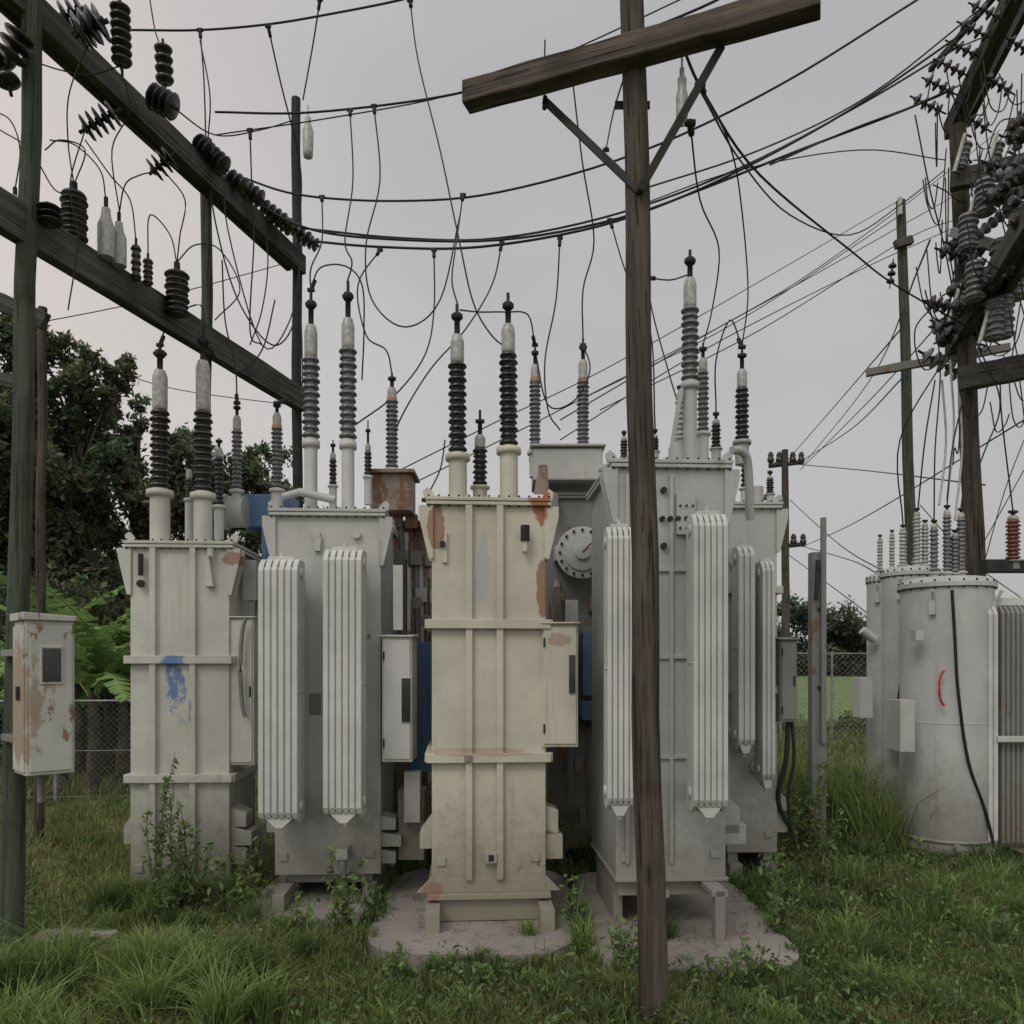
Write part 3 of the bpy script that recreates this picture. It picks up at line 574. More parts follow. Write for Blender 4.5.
# steel post at 822
e=empty('steel_post',((822-512)*7.16/F,7.16,0)); mb=MB()
a=P(812,552,7.16); mb.box(a.x,a.x+.13,7.16,7.26,0,a.z,'dgrey'); mb.box(a.x+.07,a.x+.115,7.12,7.155,1.0,P(0,518,7.16).z,'dgrey'); mb.tube([P(818,560,7.1),P(816,600,7.1)],.02,'dark',8)
for z in (.8,1.5,2.2): mb.tube([(a.x+.06,7.13,z),(a.x+.06,7.17,z)],.015,'dark',6)
mb.build('post',e,True,.004)
def distpole(px,ytop,Y,arms):
    e=empty('wooden_utility_pole',((px-512)*Y/F,Y,0)); t=P(px-1,ytop,Y); pole('pole_shaft',((px-512)*Y/F,Y,0),t,.17,.12,'wood',e)
    mb=MB()
    for (y,hw) in arms:
        a=P(px-hw,y+2,Y);c=P(px+hw,y-2,Y); mb.tube([a,c],.09,'dark',6)
        for k in (-.9,-.4,.4,.9):
            q=P(px+hw*k,y,Y); mb.lathe(q,(0,0,1),[(.05,0),(.13,.1),(.13,.2),(.08,.25),(.12,.3),(.06,.45)],'brown',8)
    mb.build('crossarms',e,True)
distpole(786,450,30,[(464,17),(546,19)])
distpole(762,488,60,[(500,8)])
# ================================================================ OVERHEAD WIRES
def wire(name,pts,w=2.6,**k):
    mb=MB(); W(mb,pts,w,**k); return mb.build(name)
S=[([(130,30,7),(200,30,7),(270,24,7),(330,14,7),(400,0,6.6),(450,-15,6.4)],2.2),
 ([(215,112,7.2),(300,113,7.2),(400,103,7),(480,88,6.6),(580,55,6.4),(700,8,6.0),(760,-25,6)],2.4),
 ([(235,175,7),(300,195,7),(400,201,7),(500,192,6.8),(640,152,6.6),(780,85,6.4),(925,-5,6.4)],2.3),
 ([(250,198,7),(300,226,7),(370,238,7),(500,240,7),(620,218,7),(720,180,7),(850,110,7),(975,25,7)],2.5),
 ([(300,240,7.6),(380,247,7.4),(480,247,7.2),(600,226,7.2),(700,190,7.2),(800,150,7.2),(900,112,7.4),(950,90,7.6)],2.6),
 ([(300,228,7.6),(400,238,7.4),(500,238,7.2),(620,213,7.2),(740,168,7.2),(860,105,7.4),(960,45,7.6)],2.2),
 ([(680,40,3.8),(705,95,4.2),(760,175,5),(850,250,6.2),(900,288,7),(1000,345,7.6)],2.2),
 ([(700,90,4),(740,160,5),(790,215,6),(850,235,7),(900,205,7.6),(945,170,7.8)],1.5),
 ([(640,205,7),(740,170,7),(860,150,7.4),(945,160,7.8)],1.2),
 ([(640,190,7),(760,150,7),(870,95,7.2),(985,5,7)],1.8),
 ([(215,135,7.2),(330,118,7.2),(450,95,7),(560,55,6.6),(690,-5,6.4)],1.4),
 ([(770,165,7),(850,130,7.2),(930,100,7.6),(960,85,7.8)],1.8)]
for L,w in S: wire('overhead_power_line',L,w)
for L in [[(560,420,9),(700,338,10),(800,280,12),(905,205,14),(1000,130,16)],[(590,395,9),(740,320,10),(905,212,10)],[(560,440,9),(700,352,10),(860,270,12),(960,225,13)],[(600,410,10),(760,330,12),(905,240,14),(960,218,15)],
          [(40,330,8),(110,368,9),(180,390,10),(290,405,11)],[(0,330,9),(150,300,10),(290,262,12)],[(786,462,30),(840,400,22),(900,330,12)],[(798,463,30),(850,430,20),(910,370,12)],[(790,500,30),(840,545,22),(900,580,14)],[(798,545,30),(850,560,22),(880,575,14)],[(802,547,30),(860,520,20),(1024,420,12)],
          [(-10,572,12),(60,572,12),(140,560,13)],[(400,470,9),(500,420,10),(640,350,12),(900,200,16)],[(0,585,12),(90,590,12),(140,575,13)],
          [(400,490,10),(560,410,11),(760,305,13),(1000,170,16)],[(770,462,30),(860,470,22),(985,485,12)],[(800,470,30),(870,400,20),(960,300,12)],[(775,545,30),(850,600,20),(900,640,14)],[(803,465,30),(870,380,20),(930,240,10)],
          [(920,505,12),(970,560,12),(1024,600,12)],[(985,560,9),(1005,490,9),(1024,440,9)],[(985,540,9),(1024,470,9)]]:
    wire('distant_power_line',L,1.0)
D=[[(410,0,6.6),(418,60,6.4),(440,150,6),(458,235,5.7),(476,310,5.6),(505,345,5.6),(509,296,5.45)],[(463,195,6.8),(456,245,6.4),(452,280,5.8),(458,306,5.45)],
 [(350,110,7.1),(353,180,6.7),(345,240,6.2),(352,262,6),(347,283,5.9)],[(374,106,7),(380,180,6.8),(366,245,6.6),(372,300,6.5),(405,327,6.4),(440,300,6.6),(460,215,6.8)],
 [(322,197,7),(322,240,6.5),(311,268,6),(311,292,5.95)],[(311,290,5.95),(320,268,5.95),(345,266,5.9),(362,285,5.9),(364,330,6),(362,380,6.1)],
 [(268,26,7),(280,80,7.2),(300,165,7.6),(300,225,7.7)],[(200,30,7),(204,80,6.9),(206,145,6.85)],[(320,0,7.6),(312,50,7.8),(303,100,7.9)],
 [(380,250,7.2),(358,285,6.9),(366,335,6.7),(386,350,6.6),(392,374,6.5)],[(434,250,7.2),(434,310,7),(425,355,6.8),(395,395,6.6),(355,425,6.4)],
 [(560,238,7.2),(556,300,7.1),(545,360,7),(548,410,6.9),(560,430,6.8)],[(502,243,7.2),(492,285,7.1),(465,330,6.9),(430,370,6.8),(400,420,6.6),(390,455,6.5)],
 [(570,58,6.4),(582,160,6.5),(594,240,6.7),(583,290,6.8),(583,340,6.8)],[(645,235,7),(650,300,6.8),(668,370,6.5),(680,410,5.6)],
 [(690,123,3.8),(700,200,4.4),(719,250,5),(712,310,5.4),(703,345,5.7)],[(700,85,3.9),(728,140,4.5),(740,195,5),(748,290,5.6),(742,347,5.8)],
 [(650,278,6),(670,280,5.7),(688,275,5.35)],[(535,345,6.7),(528,315,6.5),(505,312,6.3),(480,312,6),(460,310,5.5)],[(583,345,6.8),(590,370,6.6),(575,400,6.5),(548,405,6.6),(535,350,6.7)],
 [(606,150,6.5),(614,110,5),(630,60,4)],[(160,345,6.15),(170,320,6.2),(200,305,6.3),(205,335,6.15)],[(237,403,6.5),(235,365,6.6),(225,320,6.7),(222,260,6.6)],[(277,403,6.4),(300,395,6.6),(302,350,7.2),(300,300,7.6)],
 [(742,347,5.8),(730,320,5.9),(716,360,5.9),(716,410,5.9)],[(425,500,6),(440,470,6.4),(445,440,6.6)],[(250,130,7),(252,190,7),(254,240,6.9),(250,330,6.8),(262,345,6.8)],
 [(207,150,6.6),(215,220,6.6),(238,300,6.8),(272,345,6.9),(294,322,7.3),(300,262,7.6)],[(205,345,6.3),(235,372,6.5),(262,350,6.7),(275,300,7)],[(610,220,7),(625,270,6.9),(650,330,6.5),(655,430,5.6)]]
for L in D: wire('jumper_wire',L,1.6,clamp=True)
# ================================================================ GROUND
def gmat(name,c1,c2,c3,s=1.0):
    m,nt,b=newmat(name); pos=N(nt,'ShaderNodeNewGeometry').outputs['Position']
    c=mix_(nt,ramp_(nt,noise_(nt,pos,.8*s,3,.7),.35,.65),c1,c2); c=mix_(nt,ramp_(nt,noise_(nt,pos,9*s,5,.75),.5,.72),c,c3)
    lk(nt,c,b.inputs['Base Color']); b.inputs['Roughness'].default_value=.95; b.inputs['Specular IOR Level'].default_value=.1; bump_(nt,b,noise_(nt,pos,30*s,3),.6,.02); return m
M['soil']=gmat('grass_soil',(.065,.08,.028),(.11,.115,.045),(.10,.08,.05))
M['field']=gmat('field_grass',(.12,.17,.07),(.155,.20,.085),(.10,.14,.055),.3)
M['concrete']=gmat('concrete',(.21,.195,.175),(.29,.27,.25),(.13,.115,.095),.9)
n=90; xs=np.concatenate([[-900,-300,-100,-50],np.linspace(-20,20,n),[50,100,300,900]]); ys=np.concatenate([[-60,-20,-5],np.linspace(0,24,n),[40,80,200,600,1500]])
vs=[];fs=[]
def gz(x,y):
    if 0<y<24 and abs(x)<20: return .03*math.sin(x*1.3+.5*y)*math.cos(y*.9)*min(1,max(0,(y-0)/2))-.035
    return -.02
for y in ys:
    for x in xs: vs.append((x,y,gz(x,y)))
nx=len(xs)
for j in range(len(ys)-1):
    for i in range(nx-1): fs.append((j*nx+i,j*nx+i+1,(j+1)*nx+i+1,(j+1)*nx+i))
mb=MB(); mb.add(vs,fs,'soil',True); mb.build('ground')
mb=MB(); mb.add([(-300,22,.03),(300,22,.03),(300,400,.03),(-300,400,.03)],[(0,1,2,3)],'field'); mb.build('crop_field')
def slab(name,x0,x1,y0,y1,z,mat='concrete'):
    pts=[]; k=60; cx,cy=(x0+x1)/2,(y0+y1)/2
    for i in range(k):
        t=i/k*2*math.pi; c,s_=math.cos(t),math.sin(t); q=(abs(c)**5+abs(s_)**5)**.2
        pts.append((cx+(x1-x0)/2*c/q*rr.uniform(.965,1.01),cy+(y1-y0)/2*s_/q*rr.uniform(.975,1.01)))
    vs=[(cx,cy,z)]+[(a,b,z) for a,b in pts]+[(a*1.0,b,-.15) for a,b in pts]
    fs=[(0,1+i,1+(i+1)%k) for i in range(k)]+[(1+i,1+(i+1)%k,1+k+(i+1)%k,1+k+i) for i in range(k)]
    mb=MB(); mb.add(vs,fs,mat); return mb.build(name)
slab('concrete_pad',-.92,.42,4.60,6.6,.035); slab('concrete_pad',.43,1.70,4.38,6.5,.03); slab('concrete_pad',-1.85,-.95,5.0,7,.032); slab('concrete_pad',-3.0,-2.5,4.75,5.15,.01)
# ================================================================ GRASS
M['leaf']=leafmat('leaf_green'); M['grassm']=leafmat('grass_blade',.4)
def fast_mesh(name,verts,faces_flat,loops_per,cols,mat,parent=None):
    me=bpy.data.meshes.new(name); nv=len(verts); me.vertices.add(nv); me.vertices.foreach_set('co',verts.astype(np.float32).ravel())
    nf=len(loops_per); me.loops.add(len(faces_flat)); me.loops.foreach_set('vertex_index',faces_flat.astype(np.int32))
    st=np.concatenate([[0],np.cumsum(loops_per)[:-1]]).astype(np.int32); me.polygons.add(nf); me.polygons.foreach_set('loop_start',st)
    me.polygons.foreach_set('loop_total',loops_per.astype(np.int32)); me.update(calc_edges=True)
    a=me.color_attributes.new('col','FLOAT_COLOR','POINT'); c4=np.ones((nv,4),np.float32); c4[:,:3]=cols; a.data.foreach_set('color',c4.ravel())
    me.materials.append(mat); o=bpy.data.objects.new(name,me); sc.collection.objects.link(o)
    if parent: o.parent=parent
    return o
def vnoise(x,y,s,seed=0):
    return .5+.25*(np.sin(x*s+seed)*np.cos(y*s*1.3+seed*2)+np.sin(x*s*2.3+y*s*1.7+seed*3))
def blades(x,y,h,w,col,lean=.5):
    n=len(x); th=rng.uniform(0,2*np.pi,n); lx,ly=np.cos(th),np.sin(th); ph=rng.uniform(0,2*np.pi,n); wx,wy=np.cos(ph)*w/2,np.sin(ph)*w/2
    L=h*lean*rng.uniform(.2,1.5,n); V=np.zeros((n,5,3))
    V[:,0]=np.stack([x-wx,y-wy,np.full(n,-.04)],1); V[:,1]=np.stack([x+wx,y+wy,np.full(n,-.04)],1)
    mx,my,mz=x+lx*L*.35,y+ly*L*.35,h*.62
    V[:,2]=np.stack([mx+wx*.8,my+wy*.8,mz],1); V[:,3]=np.stack([mx-wx*.8,my-wy*.8,mz],1)
    V[:,4]=np.stack([x+lx*L,y+ly*L,h*rng.uniform(.7,1.05,n)],1)
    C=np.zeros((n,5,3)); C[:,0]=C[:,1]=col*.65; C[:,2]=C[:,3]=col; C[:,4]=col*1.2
    b=(np.arange(n)*5)[:,None]; fl=np.concatenate([b+0,b+1,b+2,b+3,b+3,b+2,b+4],1)
    return V.reshape(-1,3),fl.ravel(),np.tile([4,3],n),C.reshape(-1,3)
def inpad(x,y):
    j=.05*np.sin(x*23+y*17)
    a=(x>-.88+j)&(x<.40+j)&(y>4.63+j)&(y<6.5); b=(x>.46+j)&(x<1.66+j)&(y>4.42+j)&(y<6.4); c=(x>-1.75+j)&(x<-.97+j)&(y>5.12+j)&(y<6.9); d=(x>-2.65)&(x<-2.0)&(y>6.0)&(y<6.6)
    e_=(x>-2.98+j)&(x<-2.55+j)&(y>4.8)&(y<5.1)
    return a|b|c|d|e_
VV=[];FF=[];LL=[];CC=[];off=0
def gadd(r):
    global off
    V,f,l,c=r; VV.append(V);FF.append(f+off);LL.append(l);CC.append(c); off+=len(V)
def region(n,y0,y1,hmin,hmax,bw):
    y=rng.uniform(y0,y1,n); x=rng.uniform(-1,1,n)*(y*.72+.3)
    k=~inpad(x,y); k|=rng.random(n)<.012; k&=(vnoise(x,y,5.3,11)+rng.normal(0,.12,n)>.22); x,y=x[k],y[k]; m=len(x)
    t=vnoise(x,y,2.1,1); t2=vnoise(x,y,6.3,4); 
    h=(hmin+(hmax-hmin)*np.clip(t*.9+t2*.7-.3,0,1.3))*rng.uniform(.4,1.25,m)
    path=np.exp(-((x+2.6+.25*(y-6))**2)/.35)*(y<9)*(y>4.9); h*=1-.75*path
    h*=np.where((y<4.65)&(y>4.2)&(x>-1)&(x<1.8),.6,1.0)
    g=np.array([.13,.19,.055]); yl=np.array([.25,.255,.10]); dk=np.array([.07,.11,.036]); straw=np.array([.34,.29,.16])
    mixv=np.clip(vnoise(x,y,1.4,7)+rng.normal(0,.25,m)+.35*(x<-.5),0,1)[:,None]
    col=dk*(1-mixv)+g*mixv; u=np.clip(vnoise(x,y,3.1,2)-.35+rng.normal(0,.2,m)+.25*(x<-1)+path*.6,0,1)[:,None]; col=col*(1-u)+yl*u
    s=(rng.random(m)<.07)[:,None]; col=np.where(s,straw,col)
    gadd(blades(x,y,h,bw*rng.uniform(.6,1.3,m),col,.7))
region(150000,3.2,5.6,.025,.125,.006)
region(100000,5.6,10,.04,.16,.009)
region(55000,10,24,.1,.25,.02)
def clumps(cs,bw=.007):
    for (x,y,r,n,h,col) in cs:
        xx=x+rng.normal(0,r*.5,n); yy=y+rng.normal(0,r*.5,n); hh=h*rng.uniform(.35,1.15,n)*np.exp(-((xx-x)**2+(yy-y)**2)/(r*r*3))
        cc=np.array(col)[None]*rng.uniform(.6,1.4,(n,1)); gadd(blades(xx,yy,hh,bw*rng.uniform(.7,1.3,n),cc,.8))
yg=(.19,.26,.08); dg=(.10,.15,.05)
cl=[]
for i in range(22): 
    y=rng.uniform(3.5,4.4); x=rng.uniform(-.70,-.22)*y; cl.append((x,y,rng.uniform(.08,.2),340,rng.uniform(.18,.44),yg if rng.random()<.65 else dg))
for i in range(12): 
    y=rng.uniform(4.5,5.4); x=rng.uniform(-.56,-.24)*y; cl.append((x,y,rng.uniform(.06,.14),200,rng.uniform(.12,.26),yg if rng.random()<.65 else dg))
for i in range(26):
    y=rng.uniform(3.6,4.3); x=rng.uniform(-.2,.66)*y; cl.append((x,y,rng.uniform(.05,.14),180,rng.uniform(.08,.18),yg if rng.random()<.4 else dg))
for i in range(30): cl.append((rng.uniform(1.9,4.8),rng.uniform(4.6,7.3),.15,260,rng.uniform(.12,.3),yg if rng.random()<.6 else dg))
for i in range(16): cl.append((rng.uniform(2.2,3.5),rng.uniform(7.2,9.5),.3,400,rng.uniform(.5,1.1),yg))
for i in range(14): cl.append((rng.uniform(-2.9,-1.9),rng.uniform(5.3,5.85),.1,200,rng.uniform(.12,.3),yg if rng.random()<.5 else dg))
for i in range(10): cl.append((rng.uniform(-1.2,1.8),rng.uniform(6.4,7.5),.2,300,rng.uniform(.25,.5),dg))
for i in range(14):
    cl.append((rng.uniform(-.95,1.8),rng.uniform(4.36,4.6),.04,45,rng.uniform(.06,.14),yg if rng.random()<.5 else dg))
for (x,y) in ((.42,5.0),(.43,4.75),(.43,5.3),(-.93,5.2),(-.92,5.5),(1.70,5.2),(-2.35,5.85),(-2.7,5.8),(-2.0,5.85),(.1,4.95),(.95,4.9)): cl.append((x,y,.05,100,rng.uniform(.12,.28),yg if rng.random()<.5 else dg))
clumps(cl)
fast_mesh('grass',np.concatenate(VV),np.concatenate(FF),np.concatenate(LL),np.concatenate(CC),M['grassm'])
# ---- leaves
def leaf_quads(c,size,col,up=0.3):
    n=len(c); a=rng.normal(size=(n,3)); a/=np.linalg.norm(a,axis=1)[:,None]; b=rng.normal(size=(n,3)); b-=a*(a*b).sum(1)[:,None]; b/=np.linalg.norm(b,axis=1)[:,None]
    s=size[:,None] if hasattr(size,'shape') else size
    V=np.stack([c-a*s,c-b*s*.4,c+a*s,c+b*s*.4],1); C=np.repeat(col[:,None],4,1)
    return V.reshape(-1,3),np.arange(n*4),np.full(n,4),C.reshape(-1,3)
def foliage_mesh(name,centers,radii,nper,leaf,base,parent=None,flat=.75):
    pts=[];cols=[]
    for c,r in zip(centers,radii):
        n=int(nper*r*r)
        ns=9; sub=rng.normal(size=(ns,3)); sub/=np.linalg.norm(sub,axis=1)[:,None]; sub*=r*rng.uniform(.3,1.15,(ns,1)); sub[:,2]*=flat
        sr=r*rng.uniform(.22,.5,ns); k=rng.integers(0,ns,n); d=rng.normal(size=(n,3))*.62
        p=sub[k]+d*sr[k][:,None]; p[:,2]-=.12*r*(d[:,0]**2+d[:,1]**2); pts.append(c+p)
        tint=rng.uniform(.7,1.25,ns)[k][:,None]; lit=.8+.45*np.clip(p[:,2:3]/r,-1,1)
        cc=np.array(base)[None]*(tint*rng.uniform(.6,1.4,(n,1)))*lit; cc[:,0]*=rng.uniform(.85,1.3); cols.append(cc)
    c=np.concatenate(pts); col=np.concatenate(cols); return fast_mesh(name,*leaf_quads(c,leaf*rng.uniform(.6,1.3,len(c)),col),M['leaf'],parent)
M['bark']=plain('bark',(.09,.075,.06),.9,.4,6)
def tree(name,x,y,h,cr_,nc,leaf,nper,base,z0=.35,seed=0):
    e=empty(name,(x,y,0)); r=random.Random(seed); cs=[];rs=[]; mb=MB(); mb.tube([(0,0,-.1),(.1,0,h*.3),(0,.1,h*.6),(.05,0,h*.9)],h*.02,'bark',8,h*.006)
    for i in range(nc):
        t=z0+(1-z0)*(i+r.random())/nc; a=r.uniform(0,6.28); w=cr_*(.25+.75*math.sin(min(1,(1-t)/(1-z0)*1.1+.12)*math.pi*.6))*r.uniform(.1,1.15)
        rad=cr_*r.uniform(.22,.38)*(1.1-.35*t); c=np.array([math.cos(a)*w,math.sin(a)*w,h*t-rad*.6]); cs.append(c); rs.append(rad)
        mb.tube([(0,0,c[2]*.75),(c[0]*.5,c[1]*.5,c[2]*.88),tuple(c)],h*.005,'bark',5,h*.0015)
    mb.build('trunk_and_limbs',e); foliage_mesh('crown',cs,rs,nper,leaf,base,e); return e
g1=(.10,.135,.07); g2=(.135,.165,.10)
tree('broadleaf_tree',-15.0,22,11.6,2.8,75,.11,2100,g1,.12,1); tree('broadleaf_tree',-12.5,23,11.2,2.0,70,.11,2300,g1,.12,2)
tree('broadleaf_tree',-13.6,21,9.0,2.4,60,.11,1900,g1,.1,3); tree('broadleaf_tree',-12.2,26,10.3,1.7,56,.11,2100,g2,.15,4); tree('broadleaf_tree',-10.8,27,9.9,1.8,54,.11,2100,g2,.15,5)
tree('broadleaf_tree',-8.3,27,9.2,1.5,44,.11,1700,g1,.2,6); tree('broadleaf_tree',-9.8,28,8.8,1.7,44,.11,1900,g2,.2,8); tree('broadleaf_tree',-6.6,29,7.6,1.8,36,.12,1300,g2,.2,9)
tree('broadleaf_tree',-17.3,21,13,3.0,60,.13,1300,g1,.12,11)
def shrubs(n,x0,x1,y0,y1,z0,z1,r0,r1,nper,leaf,col):
    cs=[];rs=[]
    for i in range(n): cs.append(np.array([rng.uniform(x0,x1),rng.uniform(y0,y1),rng.uniform(z0,z1)])); rs.append(rng.uniform(r0,r1))
    foliage_mesh('shrubs',cs,rs,nper,leaf,col)
shrubs(90,-14,-4.5,15,19,.2,3.0,.6,1.1,1300,.085,(.06,.09,.04))
shrubs(36,-4.5,3.6,19,21,.1,1.3,.5,.9,900,.09,(.075,.12,.045))
shrubs(24,-9.5,-4.0,11.8,12.8,.0,.4,.3,.45,1500,.05,(.08,.13,.045))
shrubs(14,8.5,13,19,20.5,.0,.7,.3,.6,900,.06,(.085,.13,.05)); shrubs(10,6.2,8.5,20,21,.0,.3,.2,.4,900,.05,(.09,.14,.05))
cs=[];rs=[]
for i in range(420):
    x=rng.uniform(-45,110); top=7.6+1.8*math.sin(x*.16)+1.3*math.sin(x*.45); cs.append(np.array([x,rng.uniform(118,126),rng.uniform(0,1)*top])); rs.append(rng.uniform(1.8,3.2))
foliage_mesh('distant_trees',cs,rs,120,.42,(.09,.115,.085))
# banana plants: midrib with torn strips either side
M['leafrib']=plain('leaf_rib',(.24,.30,.12),.7,.2)
def banana(x,y,h,seed):
    e=empty('banana_plant',(x,y,0)); r=random.Random(seed); mb=MB(); mb.tube([(0,0,0),(.03,0,h*.25),(0,0,h*.48)],.10,'bark',10,.06)
    V=[];Fc=[];C=[]
    for i in range(10):
        az=i*.628*2.4+r.uniform(-.3,.3); L=h*r.uniform(.5,.8); w=r.uniform(.17,.25); droop=r.uniform(.25,1.15); g_=r.uniform(.75,1.4); col=(.17*g_,.27*g_,.09*g_); k=30; dx,dy=math.cos(az),math.sin(az); spread=r.uniform(.2,.6)
        mid=[]
        for j in range(k+1):
            t=j/k; q=L*t*(spread+.35*t); mid.append(Vector((dx*q,dy*q,h*.42+L*(t*1.1-droop*t*t))))
        mb.tube(mid[::3],.016,'leafrib',5,.005)
        for j in range(5,k):
            t=j/k; ww=w*max(.05,math.sin(math.pi*(t*.9+.06)))**.55
            for s in (-1,1):
                if r.random()<.04: continue
                a,b=mid[j],mid[j+1]; side=Vector((-dy*s,dx*s,0)); d=(b-a)
                fold=r.gauss(-.12,.09)-(.6*r.random() if r.random()<.2 else 0); f2=fold+r.gauss(0,.04); tip=r.uniform(.88,1.04)
                pa=a+side*ww*tip+Vector((0,0,ww*fold))+d*.8; pb=b+side*ww*tip*r.uniform(.95,1.0)+Vector((0,0,ww*f2))+d*.6
                o=len(V); V+= [tuple(a),tuple(b),tuple(pb),tuple(pa)]; Fc.append((o,o+1,o+2,o+3)); f=r.uniform(.88,1.1); C+= [tuple(c*1.2*f for c in col)]*2+[tuple(c*.9*f for c in col)]*2
    mb.build('stem_and_midribs',e)
    V=np.array(V); fl=np.array(Fc).ravel(); fast_mesh('leaves',V,fl,np.full(len(Fc),4),np.array(C),M['leaf'],e)
for i,(px,Y,h) in enumerate([(60,10.9,2.7),(93,10.7,2.8),(122,11.2,2.7),(15,12.0,2.9),(78,11.9,3.3),(108,12.2,3.4),(135,12.2,3.0)]): banana((px-512)*Y/F,Y,h,i+20)
def weed(x,y,h,nb,seed,ls=.03):
    e=empty('weed_plant',(x,y,0)); r=random.Random(seed); mb=MB(); pts=[];cols=[]
    for b in range(nb):
        ax,ay=r.uniform(-.12,.12),r.uniform(-.1,.1); hh=h*r.uniform(.55,1); path=[Vector((ax*t+.02*math.sin(t*5+b),ay*t,hh*t)) for t in np.linspace(0,1,6)]
        mb.tube(path,.005,'bark',5,.002)
        for i in range(int(75*hh)): 
            t=r.uniform(.1,1); pts.append([ax*t+.02*math.sin(t*5+b)+r.gauss(0,.035*(1.3-t)),ay*t+r.gauss(0,.03),hh*t+r.gauss(0,.02)]); cols.append([.15,.22,.075])
    mb.build('stalks',e); c=np.array(pts); col=np.array(cols)*rng.uniform(.6,1.3,(len(c),1)); fast_mesh('leaves',*leaf_quads(c,ls*rng.uniform(.6,1.3,len(c)),col),M['leaf'],e)
for i,(px,Y,h,nb) in enumerate([(153,5.5,1.25,3),(175,5.45,.9,4),(192,5.5,.8,5),(165,5.3,.5,4),(345,5.1,.6,4),(338,5.05,.4,4),(815,7.0,.9,5),(800,7.3,.8,5),(632,4.4,.35,5),(625,4.5,.3,4),(560,6.6,.5,5),(430,6.5,1.0,6),(415,6.7,.8,5),(870,7.6,.8,5),(850,8,.8,5),(720,4.2,.22,5),(780,5.0,.4,6),(790,6.6,.7,6),(300,4.9,.4,5),
      (400,4.3,.2,4),(470,4.2,.18,4),(585,4.1,.2,4),(840,5.2,.35,5),(900,5.6,.35,6),(950,5.2,.3,6),(1000,4.8,.3,5),(760,4.3,.24,5),(250,5.3,.5,5),(225,5.4,.4,5),(575,5.2,.35,4),(772,5.4,.5,5),(375,5.3,.4,4),(830,6.8,.6,5),(920,6.3,.4,5)]):
    weed((px-512)*Y/F,Y,h,nb,i)
n=30000
y=rng.uniform(3.4,8,n); x=rng.uniform(-.7,.7,n)*y; k=(~inpad(x,y))&((vnoise(x,y,2.7,9)>.5)|(x>.6)); x,y=x[k],y[k]
c=np.stack([x,y,rng.uniform(.01,.11,len(x))],1); col=np.array([.10,.16,.052])[None]*rng.uniform(.6,1.6,(len(x),1))
fast_mesh('ground_cover_leaves',*leaf_quads(c,.016*rng.uniform(.6,1.5,len(x)),col),M['leaf'])
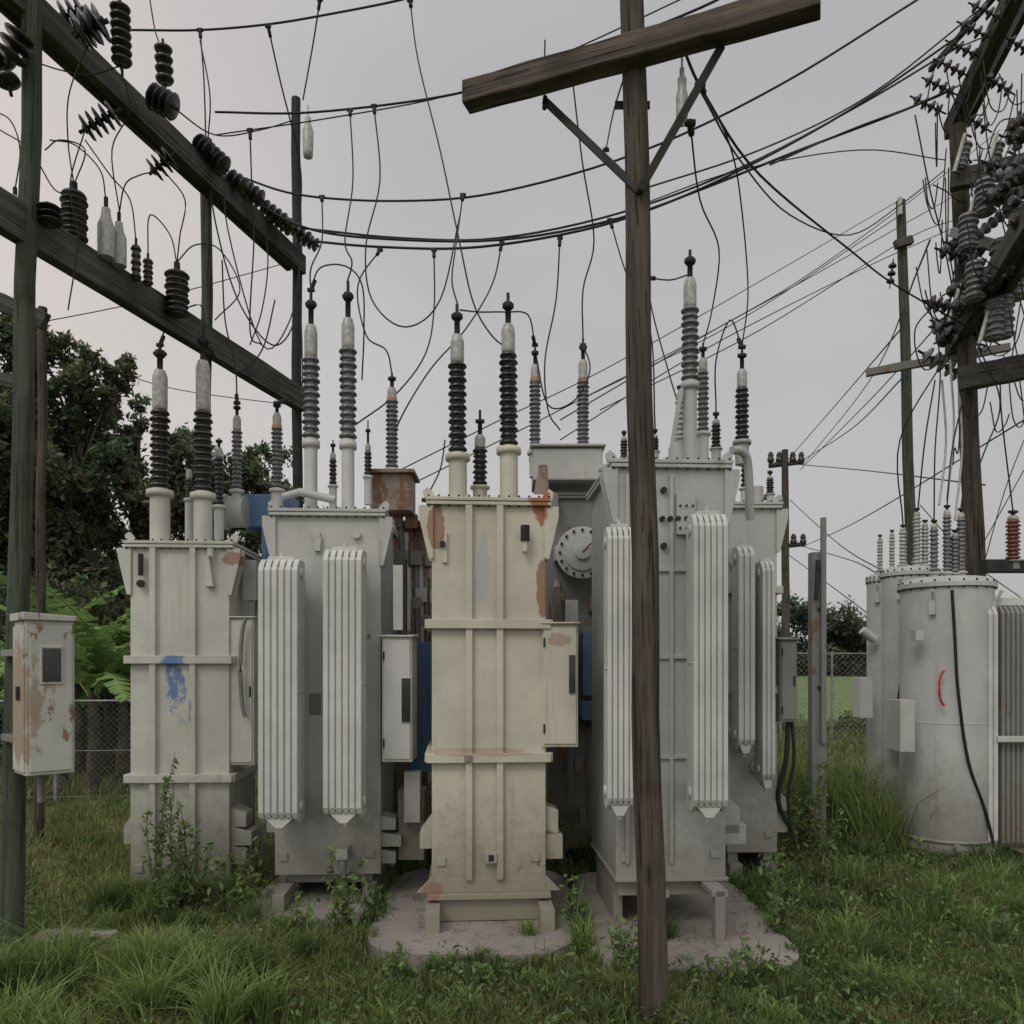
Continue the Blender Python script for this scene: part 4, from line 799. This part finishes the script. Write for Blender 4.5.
# ================================================================ FENCES
def fence(p0,p1,h,pitch,wr,post=2.5):
    p0=Vector(p0);p1=Vector(p1);L=(p1-p0).length;d=(p1-p0).normalized(); e=empty('chain_link_fence',p0); mb=MB()
    nn=int(L/post)
    for i in range(nn+1):
        q=p0+d*L*i/nn; mb.tube([q,q+Vector((0,0,h+.05))],.025,'steel',8)
    for z in (.05,h/2,h): mb.tube([p0+Vector((0,0,z)),p1+Vector((0,0,z))],.018 if z==h else .005,'steel',6)
    x=-h
    def clip(u0,z0,u1,z1):
        if u0<0: z0=z0+(z1-z0)*(0-u0)/(u1-u0);u0=0
        if u0>L: z0=z0+(z1-z0)*(L-u0)/(u1-u0);u0=L
        if u1<0: z1=z0+(z1-z0)*(0-u0)/(u1-u0);u1=0
        if u1>L: z1=z0+(z1-z0)*(L-u0)/(u1-u0);u1=L
        return u0,z0,u1,z1
    while x<L:
        for s in (0,1):
            u0,u1=(x,x+h) if s==0 else (x+h,x); z0,z1=0.,h
            if max(u0,u1)<=0 or min(u0,u1)>=L: continue
            u0,z0,u1,z1=clip(u0,z0,u1,z1)
            mb.tube([p0+d*u0+Vector((0,0,z0)),p0+d*u1+Vector((0,0,z1))],wr,'steel',3,caps=False)
        x+=pitch
    mb.build('mesh_and_posts',e,True)
fence((-9.5,9.6,0),(-3.8,10.2,0),1.25,.075,.0018,1.9)
fence((2.5,17.5,0),(11.5,17.5,0),1.95,.12,.003,1.1)
# ================================================================ LIGHT
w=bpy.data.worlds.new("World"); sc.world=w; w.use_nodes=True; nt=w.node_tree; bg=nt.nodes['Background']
sky=N(nt,'ShaderNodeTexSky'); sky.sky_type='NISHITA'; sky.sun_disc=False; sky.sun_elevation=math.radians(48); sky.sun_rotation=math.radians(205); sky.dust_density=4; sky.air_density=1.5
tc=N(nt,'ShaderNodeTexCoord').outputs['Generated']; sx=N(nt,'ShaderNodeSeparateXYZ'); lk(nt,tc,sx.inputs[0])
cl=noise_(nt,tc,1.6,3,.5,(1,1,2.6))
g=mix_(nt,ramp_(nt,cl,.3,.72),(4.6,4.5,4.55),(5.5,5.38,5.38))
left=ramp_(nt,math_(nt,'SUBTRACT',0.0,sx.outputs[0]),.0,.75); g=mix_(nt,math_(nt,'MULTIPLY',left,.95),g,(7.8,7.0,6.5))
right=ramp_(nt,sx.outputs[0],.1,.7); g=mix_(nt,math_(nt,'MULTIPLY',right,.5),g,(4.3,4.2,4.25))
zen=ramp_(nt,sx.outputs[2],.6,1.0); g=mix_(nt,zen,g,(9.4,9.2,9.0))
back=ramp_(nt,math_(nt,'SUBTRACT',0.0,sx.outputs[1]),-.1,.7); g=mix_(nt,back,g,(9.6,9.3,8.9))  # zenith and unseen sky behind camera brightened to light the tank fronts
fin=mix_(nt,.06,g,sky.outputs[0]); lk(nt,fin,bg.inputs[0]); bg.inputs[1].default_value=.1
sd=bpy.data.lights.new('Sun','SUN'); sd.energy=1.0; sd.angle=math.radians(22); sd.color=(1,.95,.87)
so=bpy.data.objects.new('Sun',sd); sc.collection.objects.link(so)
az=math.radians(210); el=math.radians(48); dv=Vector((math.sin(az)*math.cos(el),math.cos(az)*math.cos(el),math.sin(el)))
so.rotation_euler=dv.to_track_quat('Z','Y').to_euler(); sky.sun_rotation=az
